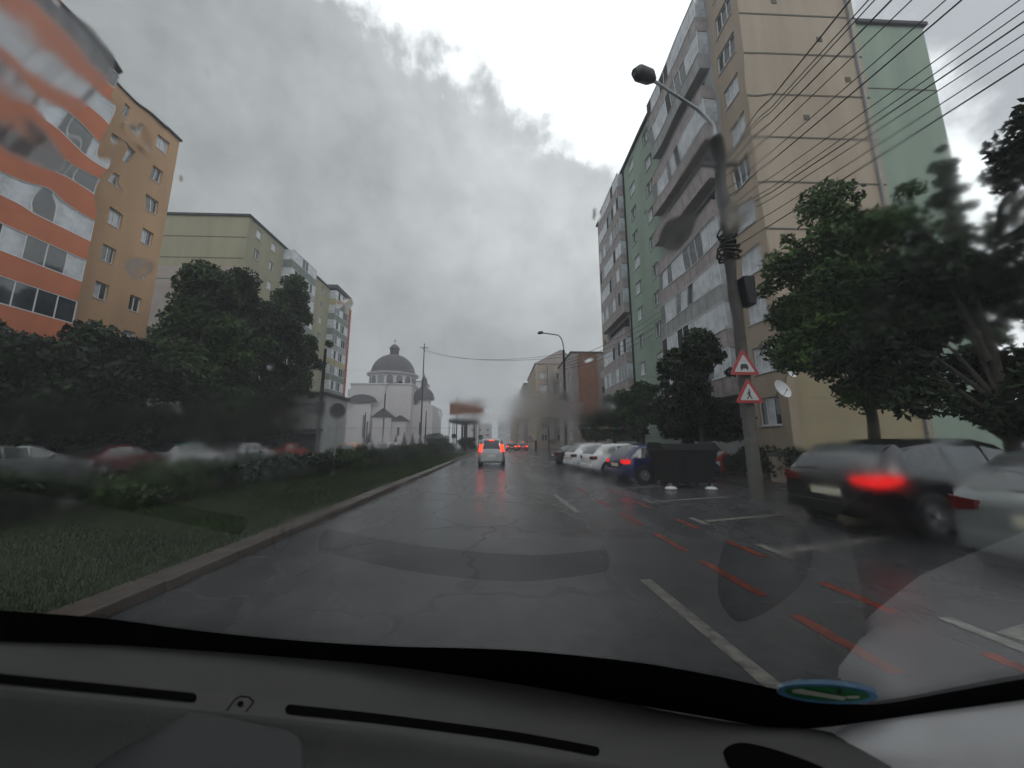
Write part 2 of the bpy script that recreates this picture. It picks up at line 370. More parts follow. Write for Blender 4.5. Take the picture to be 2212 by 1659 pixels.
# gable with floor joints
G = frame_m((0, 0, 0), (1, 0, 0), (0, -1, 0))   # u to the right, n toward the camera
def gable(parent, x0, x1, y, z1, m, joints, ochre=None):
    mb = MB(); mb.quad((x0, y, 0), (x1, y, 0), (x1, y, z1), (x0, y, z1)); o = mb.build('wall', m, parent)
    mb = MB()
    for z in joints: mb.box(x0, x1, y-.02, y-.003, z-.055, z+.045)
    if joints: mb.build('floor_joint', M['joint'], parent)
gable(RB, 0, 7.0, 0, RZ, M['beige'], [z for z in fl[4:]])
gable(RB, 7.0, 17.2, 4.0, RZ, M['pgreen'], [fl[9]])
mb = MB(); mb.quad((7, 0, 0), (7, 4, 0), (7, 4, RZ), (7, 0, RZ)); mb.build('wall', M['beige'], RB)
mb = MB(); mb.quad((.45, -.006, 0), (7, -.006, 0), (7, -.006, 7.4), (.45, -.006, 7.4)); mb.build('ochre_base_coat', M['beige_dark'], RB)
mb = MB(); mb.box(-.25, 7.2, -.2, 29.3, RZ, RZ+.25); mb.box(7.2, 17.4, 3.8, 29.3, RZ, RZ+.25); mb.build('roof', M['roof'], RB)
mb = MB(); mb.quad((17.2, 4, 0), (17.2, 29.2, 0), (17.2, 29.2, RZ), (17.2, 4, RZ)); mb.quad((0, 29.2, 0), (17.2, 29.2, 0), (17.2, 29.2, RZ), (0, 29.2, RZ)); mb.build('rear_wall', M['pgreen'], RB)
for x, z, r in ((2.2, 27.2, .16), (4.6, 24.6, .16), (5.9, 21.9, .16), (3.1, 19.3, .16)): MB().box(x-r, x+r, -.028, -.003, z-r, z+r).build('vent_grille', M['joint'], RB)
mb = MB(); mb.box(6.55, 6.66, -.14, -.03, .2, RZ); mb.build('downpipe', M['grey'], RB)
# satellite dishes
def dish(px, py, pz, r, lab):
    t = thing('satellite_dish', lab, 'satellite dish', (px, py, pz), 0, 'satellite dishes on the gable')
    mb = MB(); prof = [(r*i/6, .35*r*(i/6)**2) for i in range(7)]; mb.lathe(prof, n=20)
    mb.build('reflector', M['white'], t, True, Matrix.Rotation(math.radians(68), 4, 'X')@Matrix.Rotation(math.radians(15), 4, 'Y'))
    mb = MB(); mb.tube([(0, .0, -.02), (0, .18, -.1), (0, .28, -.35)], .025); mb.build('bracket', M['metal'], t)
    mb = MB(); mb.tube([(0, -.05, -r*.8), (0, -r*.9, -.05)], .012); mb.box(-.03, .03, -r*.95, -r*.85, -.07, -.0); mb.build('feed_arm', M['metal'], t)

# --- left orange and apricot block, faces the road
LB = thing('apartment_block', 'left-hand apartment block with orange balcony bands and apricot end bay of small windows', 'building', (-27.4, 27.5, 0))
F = frame_m((0, 0, 0), (0, -1, 0), (1, 0, 0)); LZ = 26.9; lf = [2.0+2.72*i for i in range(9)]
wins = []
for i, z in enumerate(lf): wins += [(.75, .85, z+1.05, 1.15, 2), (3.05, .85, z+1.05, 1.15, 2)]
wall(LB, F, 5.0, 0, LZ, [(u, u+wd, z, z+ht) for u, wd, z, ht, n in wins], M['apricot'], depth=.2)
for u, wd, z, ht, n in wins: window(LB, F, u, z, wd, ht, n, .2)
wins = [(5.15, .55, z+.9, 1.25, 1) for z in lf]
wall(LB, F, 5.9, 0, LZ, [(u, u+wd, z, z+ht) for u, wd, z, ht, n in wins], M['orange'], u0=5.0)
for u, wd, z, ht, n in wins: window(LB, F, u, z, wd, ht, n)
wall(LB, F, 17, 0, LZ, [(6.3, 16.6, z+.1, z+2.3) for z in lf], M['orange'], depth=.3, u0=5.9)
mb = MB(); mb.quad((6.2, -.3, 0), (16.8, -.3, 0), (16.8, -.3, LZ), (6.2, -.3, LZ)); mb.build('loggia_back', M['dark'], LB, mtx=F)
for i, z in enumerate(lf):
    if i == 0: continue
    balcony(LB, F, 5.9, z, 5.6, 1.5, M['orange'], 'mixed' if i in (5,) else 'glazed', 1.15, 2.72, bars=False, key2='a%d' % (i % 3))
    balcony(LB, F, 11.6, z, 5.2, 1.5, M['orange'], 'glazed', 1.15, 2.72, bars=False, key2='b%d' % (i % 2))
mb = MB(); mb.box(-11, .15, -.1, 17.1, LZ, LZ+.16); mb.build('roof', M['roof'], LB, mtx=frame_m((0, 0, 0), (1, 0, 0), (0, 1, 0))@Matrix.Rotation(math.pi, 4, 'X')@Matrix.Translation((0, 0, -2*LZ-.16)))
mb = MB(); mb.box(5.8, 16.9, -.1, 1.62, LZ, LZ+.12); mb.build('balcony_roof', M['roof'], LB, mtx=F)
mb = MB(); mb.quad((0, 0, 0), (0, 0, LZ), (0, -11, LZ), (0, -11, 0)); mb.quad((17, 0, 0), (17, 0, LZ), (17, -11, LZ), (17, -11, 0)); mb.build('end_wall', M['apricot'], LB, mtx=F)
ac = thing('air_conditioner', 'white air conditioner unit high on the apricot wall', 'air conditioner', (-27.2, 24.6, 24.1))
MB().box(-.12, .17, -.4, .4, -.28, .28).build('casing', M['white'], ac, bevel=.02)
mb = MB(); mb.lathe([(0, .0), (.2, .0), (.22, .015)], n=16); mb.build('fan_grille', M['black'], ac, mtx=Matrix.Translation((.175, 0.08, 0))@Matrix.Rotation(math.pi/2, 4, 'Y'))

# --- olive block behind it
YB = thing('apartment_block', 'olive yellow apartment block behind the trees with windowless gable', 'building', (-30.8, 40.8, 0))
F = frame_m((0, 0, 0), (0, 1, 0), (-1, 0, 0)); F = frame_m((0, 27.6, 0), (0, -1, 0), (1, 0, 0)); YZ = 28.9; yf = [1.4+2.75*i for i in range(10)]
def U(yrel): return 27.6-yrel
wins = [(U(yy)-.5, .95, z+.95, 1.2, 2) for z in yf for yy in (1.9, 4.9)]
wall(YB, F, 27.6, 0, YZ, [(u, u+wd, z, z+ht) for u, wd, z, ht, n in wins], M['olive'], u0=U(7))
for u, wd, z, ht, n in wins: window(YB, F, u, z, wd, ht, n)
wall(YB, F, U(7), 0, YZ, [], M['grey'], u0=U(14))
wins = [(U(yy)-.5, .95, z+.95, 1.2, 2) for z in yf for yy in (15.6, 18.6)]
wall(YB, F, U(14), 0, YZ, [(u, u+wd, z, z+ht) for u, wd, z, ht, n in wins], M['olive'], u0=U(21))
for u, wd, z, ht, n in wins: window(YB, F, u, z, wd, ht, n)
wall(YB, F, U(21), 0, YZ, [], M['olive'], u0=0)
cols = [M['teal'], M['grey'], M['pinkish'], M['grey'], M['teal'], M['yellowp']]
for i, z in enumerate(yf):
    balcony(YB, F, U(13.8), z, 6.6, 1.3, [M['teal'], M['grey'], M['pinkish']][(9-i) % 3], 'glazed', 1.05, bars=False, key2='y%d' % (i % 2))
    balcony(YB, F, U(26.9), z, 5.8, 1.2, [M['teal'], M['teal'], M['yellowp'], M['grey']][(i+1) % 4] if i else M['yellowp'], 'mixed', 1.05, bars=False, key2='z%d' % (i % 2))
MB().box(0, .6, 0.003, 1.3, 0, YZ-1.4).build('red_end_bay', M['red'], YB, mtx=F)
mb = MB(); mb.quad((0, 0, 0), (-16, 0, 0), (-16, 0, YZ), (0, 0, YZ)); mb.build('wall', M['olive'], YB)
mb = MB(); mb.quad((0, -.01, 0), (-16, -.01, 0), (-16, -.01, 22.3), (0, -.01, 22.3)); mb.build('grey_render_patch', M['pinkish'], YB)
mb = MB()
for z in yf[7:]: mb.box(-16, 0, -.03, -.012, z-.05, z+.03)
mb.build('floor_joint', M['joint'], YB)
mb = MB(); mb.box(-16.1, .2, -.2, 27.8, YZ, YZ+.25); mb.box(-3, 1.35, 20.9, 27.1, YZ+.25, YZ+.9); mb.build('roof', M['roof'], YB)
mb = MB(); mb.quad((-16, 0, 0), (-16, 27.6, 0), (-16, 27.6, YZ), (-16, 0, YZ)); mb.quad((0, 27.6, 0), (-16, 27.6, 0), (-16, 27.6, YZ), (0, 27.6, YZ)); mb.build('rear_wall', M['olive'], YB)

# --- far right blocks
def far_block(loc, rz, W, Dp, H, wm, label, ncol, strips=None, hip=0, group=None):
    t = thing('apartment_block', label, 'building', loc, rz, group)
    fz = [1.0+2.75*i for i in range(int((H-1.5)//2.75))]
    for (O, Uv, Nv, L, nc) in (((0, 0, 0), (0, 1, 0), (-1, 0, 0), Dp, max(3, int(Dp/4.5))), ((W, 0, 0), (-1, 0, 0), (0, -1, 0), W, ncol)):
        F = frame_m(O, Uv, Nv); st = L/nc
        wins = [(st*(j+.5)-.7, 1.4, z+.9, 1.35, 2) for z in fz for j in range(nc)]
        # frame_m with U=+Y,N=-X is right handed; the second one likewise
        wall(t, F, L, 0, H, [(u, u+wd, z, z+ht) for u, wd, z, ht, n in wins], wm)
        g = MB(); f = MB()
        for u, wd, z, ht, n in wins:
            g = MB(); g.quad((u, -.14, z), (u+wd, -.14, z), (u+wd, -.14, z+ht), (u, -.14, z+ht)); 
            f = MB(); f.box(u, u+.07, -.13, -.08, z, z+ht); f.box(u+wd-.07, u+wd, -.13, -.08, z, z+ht); f.box(u+wd/2-.04, u+wd/2+.04, -.13, -.08, z, z+ht); f.box(u+.07, u+wd-.07, -.13, -.08, z+ht-.07, z+ht)
            if len([c for c in t.children if c.name.startswith('window')]) < 95:
                fo = f.build('window', M['white'], t, mtx=F); g.build('pane', random.choice([M['glass'], M['curtain']]), fo)
    for (x0, x1, m) in (strips or []):
        MB().box(x0, x1, -1.1, -.003, 2, H-.4).build('stair_panel', m, t)
    mb = MB(); mb.box(-.2, W+.2, -.2, Dp+.2, H, H+.25)
    if hip: mb.prism([(0, 0, H+.25), (W, 0, H+.25), (W*.55, 0, H+hip)], (0, Dp, 0))
    mb.build('roof', M['roof'] if not hip else M['pinkish'], t)
    mb = MB(); mb.quad((W, 0, 0), (W, Dp, 0), (W, Dp, H), (W, 0, H)); mb.quad((0, Dp, 0), (W, Dp, 0), (W, Dp, H), (0, Dp, H)); mb.build('rear_wall', wm, t)
    return t
far_block((13.0, 62, 0), 0, 12, 14, 17.5, M['pinkish'], 'brown and beige block just past the end of the green block', 3, [(1.2, 4.4, M['brown']), (7, 9, M['brown'])])
far_block((8.2, 78, 0), 0, 10.5, 22, 19, M['beige'], 'brownish block with pitched roof rising behind the second street lamp', 3, [(2.6, 3.9, M['pinkish'])], 3.4)
far_block((7.4, 103, 0), 0, 10, 26, 18.5, M['pinkish'], 'grey brown block beyond the pitched roof block', 3)
far_block((6.2, 133, 0), 0, 10, 60, 17.5, M['beige'], 'long hazy block at the far end of the right side', 3)
far_block((-1, 330, 0), 0, 40, 12, 22, M['grey'], 'distant grey block closing the street, faded by haze', 6)
far_block((-41, 150, 0), 0, 9, 12, 27, M['church'], 'plain pale tower block behind the church', 3)
far_block((-20, 190, 0), 0, 16, 12, 11, M['church'], 'low pale hazy building right of the church', 4)

# ---------------------------------------------------------------- church
CH = thing('church', 'white church with large dark dome and arched drum windows', 'church', (-37, 115, 0))
def arch_poly(w_, h_, n=8):
    return [(-w_/2, 0), (w_/2, 0)]+[(w_/2*math.cos(a), h_-w_/2+w_/2*math.sin(a)) for a in [math.pi*i/n for i in range(n+1)]]
mb = MB(); mb.box(-11, 8.5, 0, 26, 0, 20); mb.box(-12, -11, .5, 20, 0, 18.5); mb.box(-9.5, -3.8, -1.0, 0, 0, 13.5); mb.box(-11.2, 8.7, -.25, 26.2, 20, 20.5); mb.build('nave', M['church'], CH)
mb = MB(); pts = [(-6.6+4.6*math.cos(a), -.9, 14.2+2.4*math.sin(a)) for a in [math.pi*i/14 for i in range(15)]]
mb.prism([(-11.9, -.9, 14.0)]+list(reversed(pts))+[(-1.3, -.9, 14.0)], (0, -.6, 0)); mb.build('arched_gable', M['dome'], CH)
mb = MB(); mb.box(8.5, 15.2, 2, 20, 0, 13.6); mb.box(-2.2, 3.5, -3, 0, 0, 9.2); mb.box(3.5, 8.0, -2.5, 0, 0, 8.2); mb.build('side_chapel', M['church'], CH)
mb = MB(); mb.prism([(-2.9, -3.3, 9.2), (4.2, -3.3, 9.2), (.6, -3.3, 12.0)], (0, 3.4, 0)); mb.prism([(3.2, -2.9, 8.2), (8.6, -2.9, 8.2), (6, -2.9, 9.9)], (0, 2.8, 0)); mb.build('porch_roof', M['dome'], CH)
mb = MB(); mb.lathe([(7.6, 19.5), (7.6, 24.1), (8.6, 24.3), (8.7, 24.8), (7.6, 24.9)], (-.3, 9, 0), 40); mb.build('drum', M['church'], CH)
mb = MB(); mb.lathe([(8.8, 24.7), (7.7, 25.0)]+[(7.45*math.cos(a), 24.9+7.3*math.sin(a)) for a in [math.pi/2*i/14 for i in range(14)]], (-.3, 9, 0), 40); mb.build('dome', M['dome'], CH, True)
mb = MB(); mb.lathe([(1.55, 31.6), (1.55, 34.2), (1.85, 34.3), (1.8, 34.6)]+[(1.5*math.cos(a), 34.6+1.4*math.sin(a)) for a in [math.pi/2*i/6 for i in range(7)]], (-.3, 9, 0), 20); mb.build('lantern', M['dome'], CH, True)
mb = MB(); mb.box(-.4, -.2, 8.9, 9.1, 36, 38.0); mb.box(-.85, .25, 8.9, 9.1, 37.1, 37.3); mb.build('cross', M['metal'], CH)
for i in range(14):
    a = -math.pi/2+(i-3)*.40+.16
    p = arch_poly(2.0, 2.9); R_ = Matrix.Translation((-.3+7.66*math.cos(a), 9+7.66*math.sin(a), 20.7))@Matrix.Rotation(a+math.pi/2, 4, 'Z')
    mb = MB(); mb.prism([(q[0], .12, q[1]) for q in p], (0, -.24, 0)); mb.build('drum_window', M['glass'], CH, mtx=R_)
for x, z, ww, hh in ((-9.8, 8.3, 2.2, 2.2), (-4.8, 2.5, .5, 5.5), (-3.0, 4, .5, 4), (5.3, 3.5, .7, 2.6), (-6, 3, .6, 7), (11, 4, .8, 4)):
    MB().box(x, x+ww, (1.9 if x > 9 else (-2.6 if x > 3 else (-1.1 if x > -9.6 and x < -3.8 else -.1))), 2.2 if x > 9 else 0.1, z, z+hh).build('window', M['glass'], CH)
for dx, dy, r, zt in ((11.3, 6, 2.5, 15.5),):
    mb = MB(); mb.lathe([(r, 13.6), (r, zt), (r*1.2, zt+.1), (r*1.15, zt+.4)], (dx, dy, 0), 20); mb.build('turret', M['church'], CH)
    mb = MB(); mb.lathe([(r*1.45*math.cos(a)*(1 if a < .9 else 1), zt+.3+r*1.7*math.sin(a)) for a in [math.pi/2*i/8 for i in range(7)]]+[(1.0, zt+5.0), (1.05, zt+6.8), (.8, zt+7.6), (.2, zt+8.3), (.05, zt+9.6)], (dx, dy, 0), 20); mb.build('small_dome', M['dome'], CH, True)

# --- round canopy with brown board
t = thing('round_canopy', 'round canopy on thin posts with brown board above, right of the church', 'canopy', (-5.8, 60, 0))
mb = MB(); mb.lathe([(0, 4.4), (.8, 4.4), (2.5, 4.75), (2.65, 5.0), (2.6, 5.3), (0, 5.45)], n=32); mb.build('canopy_disc', M['dome'], t, True)
for a in range(8):
    an = a*math.pi/4+.2; MB().tube([(2.5*math.cos(an), 2.5*math.sin(an), 0), (2.5*math.cos(an), 2.5*math.sin(an), 4.8)], .06, 6).build('post', M['pole'], t)
for x, y in ((-.35, 0), (.05, .2), (.4, -.1), (.1, -.35)): MB().tube([(x, y, 0), (x, y, 4.5)], .14, 8).build('column', M['pole'], t)
bb = thing('hoarding', 'brown board standing on posts beyond the round canopy', 'sign', (-6.4, 75, 0))
MB().box(-4.0, 3.2, 0, .25, 7.2, 9.9).build('board', M['brown'], bb)
for x in (-2.5, 1.3): MB().tube([(x, .4, 0), (x, .4, 11)], .13, 8).build('post', M['pole'], bb)

# --- shop with red round sign at the foot of the olive block
t = thing('shop', 'grey single storey shop with red round emblem, beside the olive block', 'shop', (-20.5, 35, 0))
mb = MB(); mb.box(-1.8, 3.6, 0, 5, 0, 6.1); mb.build('wall', M['grey'], t)
MB().box(-2, 3.8, -.3, 5.2, 6.1, 6.35).build('roof', M['roof'], t)
mb = MB(); mb.lathe([(0, .0), (.85, .0), (.85, -.06)], n=24); mb.build('round_emblem', M['red'], t, mtx=Matrix.Translation((-.6, -.08, 4.9))@Matrix.Rotation(math.pi/2, 4, 'X')@Matrix.Scale(1, 4))
mb = MB(); mb.box(.8, 2.9, -.08, -.003, 5.0, 5.2); mb.box(1.9, 2.9, -.08, -.003, 4.4, 4.6); mb.build('sign_lettering', M['roof'], t)
MB().box(-1.6, 3.4, -.06, -.003, .5, 2.3).build('shop_window', M['glass'], t)
MB().box(-1.8, 3.6, -.9, -.003, 2.6, 2.75).build('awning', M['roof'], t)

# ---------------------------------------------------------------- trees
def leaf_mesh(name, clumps, n, size, m, flat=.75):
    cl = np.array([c[0] for c in clumps]); cr = np.array([c[1] for c in clumps])
    wgt = cr**2; idx = NR.choice(len(clumps), n, p=wgt/wgt.sum())
    d = NR.normal(size=(n, 3)); d /= np.linalg.norm(d, axis=1)[:, None]; r = NR.random(n)**.45
    P = cl[idx]+d*r[:, None]*cr[idx][:, None]*np.array([1, 1, flat])
    a = NR.normal(size=(n, 3)); a /= np.linalg.norm(a, axis=1)[:, None]; b = np.cross(a, NR.normal(size=(n, 3))); b /= np.linalg.norm(b, axis=1)[:, None]
    s = size*NR.uniform(.6, 1.4, n)[:, None]
    V = np.stack([P-a*s, P+b*s*.45, P+a*s, P-b*s*.45], 1).reshape(-1, 3)
    me = bpy.data.meshes.new(name); me.vertices.add(4*n); me.vertices.foreach_set('co', V.ravel())
    me.loops.add(4*n); me.loops.foreach_set('vertex_index', np.arange(4*n)); me.polygons.add(n)
    me.polygons.foreach_set('loop_start', np.arange(0, 4*n, 4)); me.materials.append(m); me.update(calc_edges=True); return me
def tree(name, loc, H, R, label, m='leaf', n=9000, size=.14, base=.28, trunk=.16, shape=1.0, group=None, nc=34, cat='tree'):
    t = thing(name, label, cat, loc, 0, group); cl = []; z0 = H*base; zc = (H+z0)/2; hz = (H-z0)/2
    for i in range(nc):
        d = Vector(NR.normal(size=3)).normalized(); q = NR.random()**.35
        rr = R*(1-.35*max(0, d.z)*shape)
        o_ = 1.16 if i % 3 == 0 else .80
        c = Vector((d.x*rr*q*o_, d.y*rr*q*o_, zc+d.z*hz*q*(.95 if i % 3 == 0 else .86))); cl.append((tuple(c), R*(NR.uniform(.10, .20) if i % 3 == 0 else NR.uniform(.2, .36))))
    inst(leaf_mesh('crown', cl, n, size, M[m]), 'crown', t, Matrix.Identity(4))
    mb = MB(); b1 = Vector((R*.05, 0, z0*1.1)); top = Vector((0, R*.04, H*.8))
    mb.tube([(0, 0, 0), (R*.02, 0, z0*.5), b1, (b1+top)/2+Vector((R*.06, 0, 0)), top], [trunk*1.25, trunk, trunk*.85, trunk*.5, trunk*.15], 8)
    for i in range(min(9, nc)):
        e = Vector(cl[i*2 % nc][0]); s = b1.lerp(top, max(0, min(.8, (e.z-z0)/(H-z0)-.25)))
        mb.tube([s, s.lerp(e, .5)+Vector((0, 0, R*.08)), e], [trunk*.4, trunk*.22, trunk*.06], 5)
    mb.build('trunk', M['bark'], t, True); return t
def shrub(loc, H, R, label, m='leafd', n=2500, size=.07, group=None, sx=1.0, name='shrub'):
    t = thing(name, label, 'shrub', loc, 0, group); cl = []
    for i in range(14):
        a = NR.uniform(0, 6.28); q = NR.random()**.5
        cl.append(((R*q*math.cos(a)*.8*sx, R*q*math.sin(a)*.8, H*NR.uniform(.3, .75)), min(R*.5, H*.4)*NR.uniform(.7, 1.1)))
    inst(leaf_mesh('foliage', cl, n, size, M[m]), 'foliage', t, Matrix.Identity(4))
    mb = MB()
    for i in range(5): mb.tube([(0, 0, 0), Vector(cl[i][0])*.6, cl[i][0]], [.03, .02, .008], 5)
    mb.build('stems', M['bark'], t); return t
# right side
tree('tree', (12.2, 11.3, 0), 11.4, 2.9, 'large leafy tree in front of the beige gable', 'leafl', 30000, .105, .17, .17, .8, nc=84)
tree('tree', (11.2, 7.5, 0), 7.9, 2.4, 'black-green tree at the right edge behind the silver car', 'leafd', 20000, .10, .1, .16, nc=44)
tree('tree', (12.9, 5.8, 0), 11.5, 2.2, 'dark tree whose boughs enter at the top right corner', 'leafd', 12000, .10, .28, .18, .2, nc=34)
tree('poplar', (22.3, 15.0, 0), 17.6, 1.1, 'slender pointed tree beside the right end of the pale green gable', 'leaf', 11000, .11, .1, .12, 1.6, nc=90)
tree('tree', (8.9, 15.6, 0), 6.9, 2.1, 'dark round tree behind the black rubbish container', 'leafd', 15000, .11, .12, .15, nc=36)
tree('tree', (10.6, 19.5, 0), 7.2, 2.0, 'dark tree between the container tree and the green facade', 'leafd', 13000, .12, .14, .15)
tree('tree', (10.9, 27.0, 0), 7.0, 2.5, 'leafy street tree behind the parked white cars', 'leaf', 14000, .13, .2, .15)
tree('tree', (11.0, 34.0, 0), 5.6, 2.2, 'smaller street tree next to the second street lamp', 'leaf', 9000, .14, .2, .14)
tree('tree', (11.3, 42.0, 0), 5.6, 2.3, 'farthest street tree in the row under the green block', 'leaf', 8000, .16, .2, .14)
# left side
for x, y, H, R, lab, m, n_ in ((-18.6, 26.5, 15.6, 3.7, 'tall dark tree in front of the olive gable, nearest the yellow wall', 'leafd', 26000),
      (-18.8, 22.0, 13.0, 3.6, 'broad dark tree under the edge of the apricot wall', 'leaf', 26000),
      (-19.0, 17.8, 7.4, 3.2, 'low dark tree below the apricot windows', 'leafd', 20000),
      (-19.2, 14.0, 6.4, 3.0, 'dark tree under the orange balconies', 'leafd', 20000),
      (-17.6, 10.6, 5.4, 2.9, 'dark tree at the left edge of the view', 'leafd', 20000),
      (-18.9, 31.5, 17.6, 3.4, 'tree with ragged top against the olive facade', 'leaf', 24000),
      (-23.5, 30.5, 17.0, 3.8, 'tree touching the foot of the olive gable', 'leafd', 20000)):
    tree('tree', (x, y, 0), H, R, lab, m, n_, .16, .07, .18, .7, nc=64, group='trees along the left pavement')
for i, (x, y) in enumerate([(-17.9, 12.5), (-18.2, 15.5), (-18.6, 18.6), (-18.8, 21.8), (-18.8, 25), (-19, 28.3), (-19.2, 31.8)]):
    shrub((x-1.4, y, 0), 3.4, 2.1, 'dark undergrowth bush below the left pavement trees, %s from the near end' % ORD[i], 'leafd', 6000, .13, 'undergrowth below the left trees')
# shrubs along the median
for i, (x, y, H, R) in enumerate([(-8.6, 6.4, 1.05, 1.2), (-8.3, 8.6, 1.1, 1.3), (-8.7, 10.8, 1.0, 1.3), (-8.2, 13.0, 1.15, 1.3), (-7.9, 15.3, 1.05, 1.2),
       (-7.4, 17.6, 1.15, 1.2), (-7.2, 20.2, 1.3, 1.2), (-7.0, 23.0, 1.25, 1.3), (-6.9, 26, 1.3, 1.4), (-6.9, 29.2, 1.3, 1.4), (-6.6, 32.5, 1.35, 1.4), (-6.6, 36, 1.35, 1.5), (-6.4, 40, 1.4, 1.6), (-6.2, 45, 1.4, 1.7)]):
    shrub((x, y, .1), H, R, 'low dark shrub in the median hedge, %s in the row counted from the near end' % ORD[i], ['leafd', 'leaf', 'leafd', 'needle'][i % 4], 3200, .075, 'shrubs along the median')
shrub((-11.3, 66, 0), 3.2, 2.5, 'large round bush standing before the church', 'needle', 5000, .15, name='bush')
shrub((-5.2, 56, 0), 2.6, 1.4, 'bush growing at the foot of the round canopy', 'needle', 3000, .12, name='bush')
def conifer(loc, H, R, label):
    t = thing('conifer', label, 'conifer', loc, 0, 'small conifers in front of the church')
    cl = [((NR.normal()*R*.2*(1-q), NR.normal()*R*.2*(1-q), H*(.1+.85*q)), R*(1.05-q)*.9+.05) for q in [i/9 for i in range(10)]]
    inst(leaf_mesh('crown', cl, 1500, .12, M['needle'], 1.0), 'crown', t, Matrix.Identity(4))
    MB().tube([(0, 0, 0), (0, 0, H*.9)], [.08, .03], 6).build('trunk', M['bark'], t)
for x, h, r in ((-23.0, 4.0, .9), (-21.0, 4.0, .85), (-19.2, 3.3, .85), (-25, 3.4, .7), (-31.5, 4.6, 1.3)): conifer((x, 88, 0), h, r, 'small pointed conifer before the church, %s from the left' % {-31.5: 'first', -25: 'second', -23.0: 'third', -21.0: 'fourth', -19.2: 'fifth'}[x])

for i, (x, y) in enumerate([(10.6, 14.6), (10.9, 12.9), (11.0, 11.0), (11.0, 9.0), (11.0, 7.2), (10.8, 5.4)]):
    shrub((x, y, .1), 1.25, 1.25, 'dark clipped bush behind the parking bays on the right, %s from the far end' % ORD[i], 'leafd', 4500, .07, 'bushes behind the parking bays')
# ---------------------------------------------------------------- vehicles
def smooth(x): x = max(0, min(1, x)); return x*x*(3-2*x)
def interp(tab, x):
    for (a, p), (b, q) in zip(tab, tab[1:]):
        if x <= b: return p+(q-p)*((x-a)/(b-a) if b > a else 0)
    return tab[-1][1]
PROFILES = {   # (distance from tail, top height) as fractions of length and metres
 'hatch': [(0, .80), (.02, .93), (.10, 1.22), (.17, 1.38), (.30, 1.45), (.50, 1.45), (.60, 1.36), (.74, .98), (.90, .86), (.98, .68), (1, .58)],
 'mpv':   [(0, .85), (.01, 1.05), (.035, 1.45), (.07, 1.66), (.18, 1.74), (.52, 1.74), (.64, 1.58), (.76, 1.12), (.92, .98), (.98, .8), (1, .65)],
 'suv':   [(0, .80), (.02, .98), (.08, 1.28), (.15, 1.48), (.28, 1.56), (.50, 1.57), (.60, 1.48), (.73, 1.08), (.90, .98), (.98, .8), (1, .6)],
 'sedan': [(0, .78), (.02, .94), (.15, .98), (.27, 1.32), (.38, 1.42), (.50, 1.42), (.60, 1.33), (.73, .96), (.90, .86), (.98, .68), (1, .58)]}
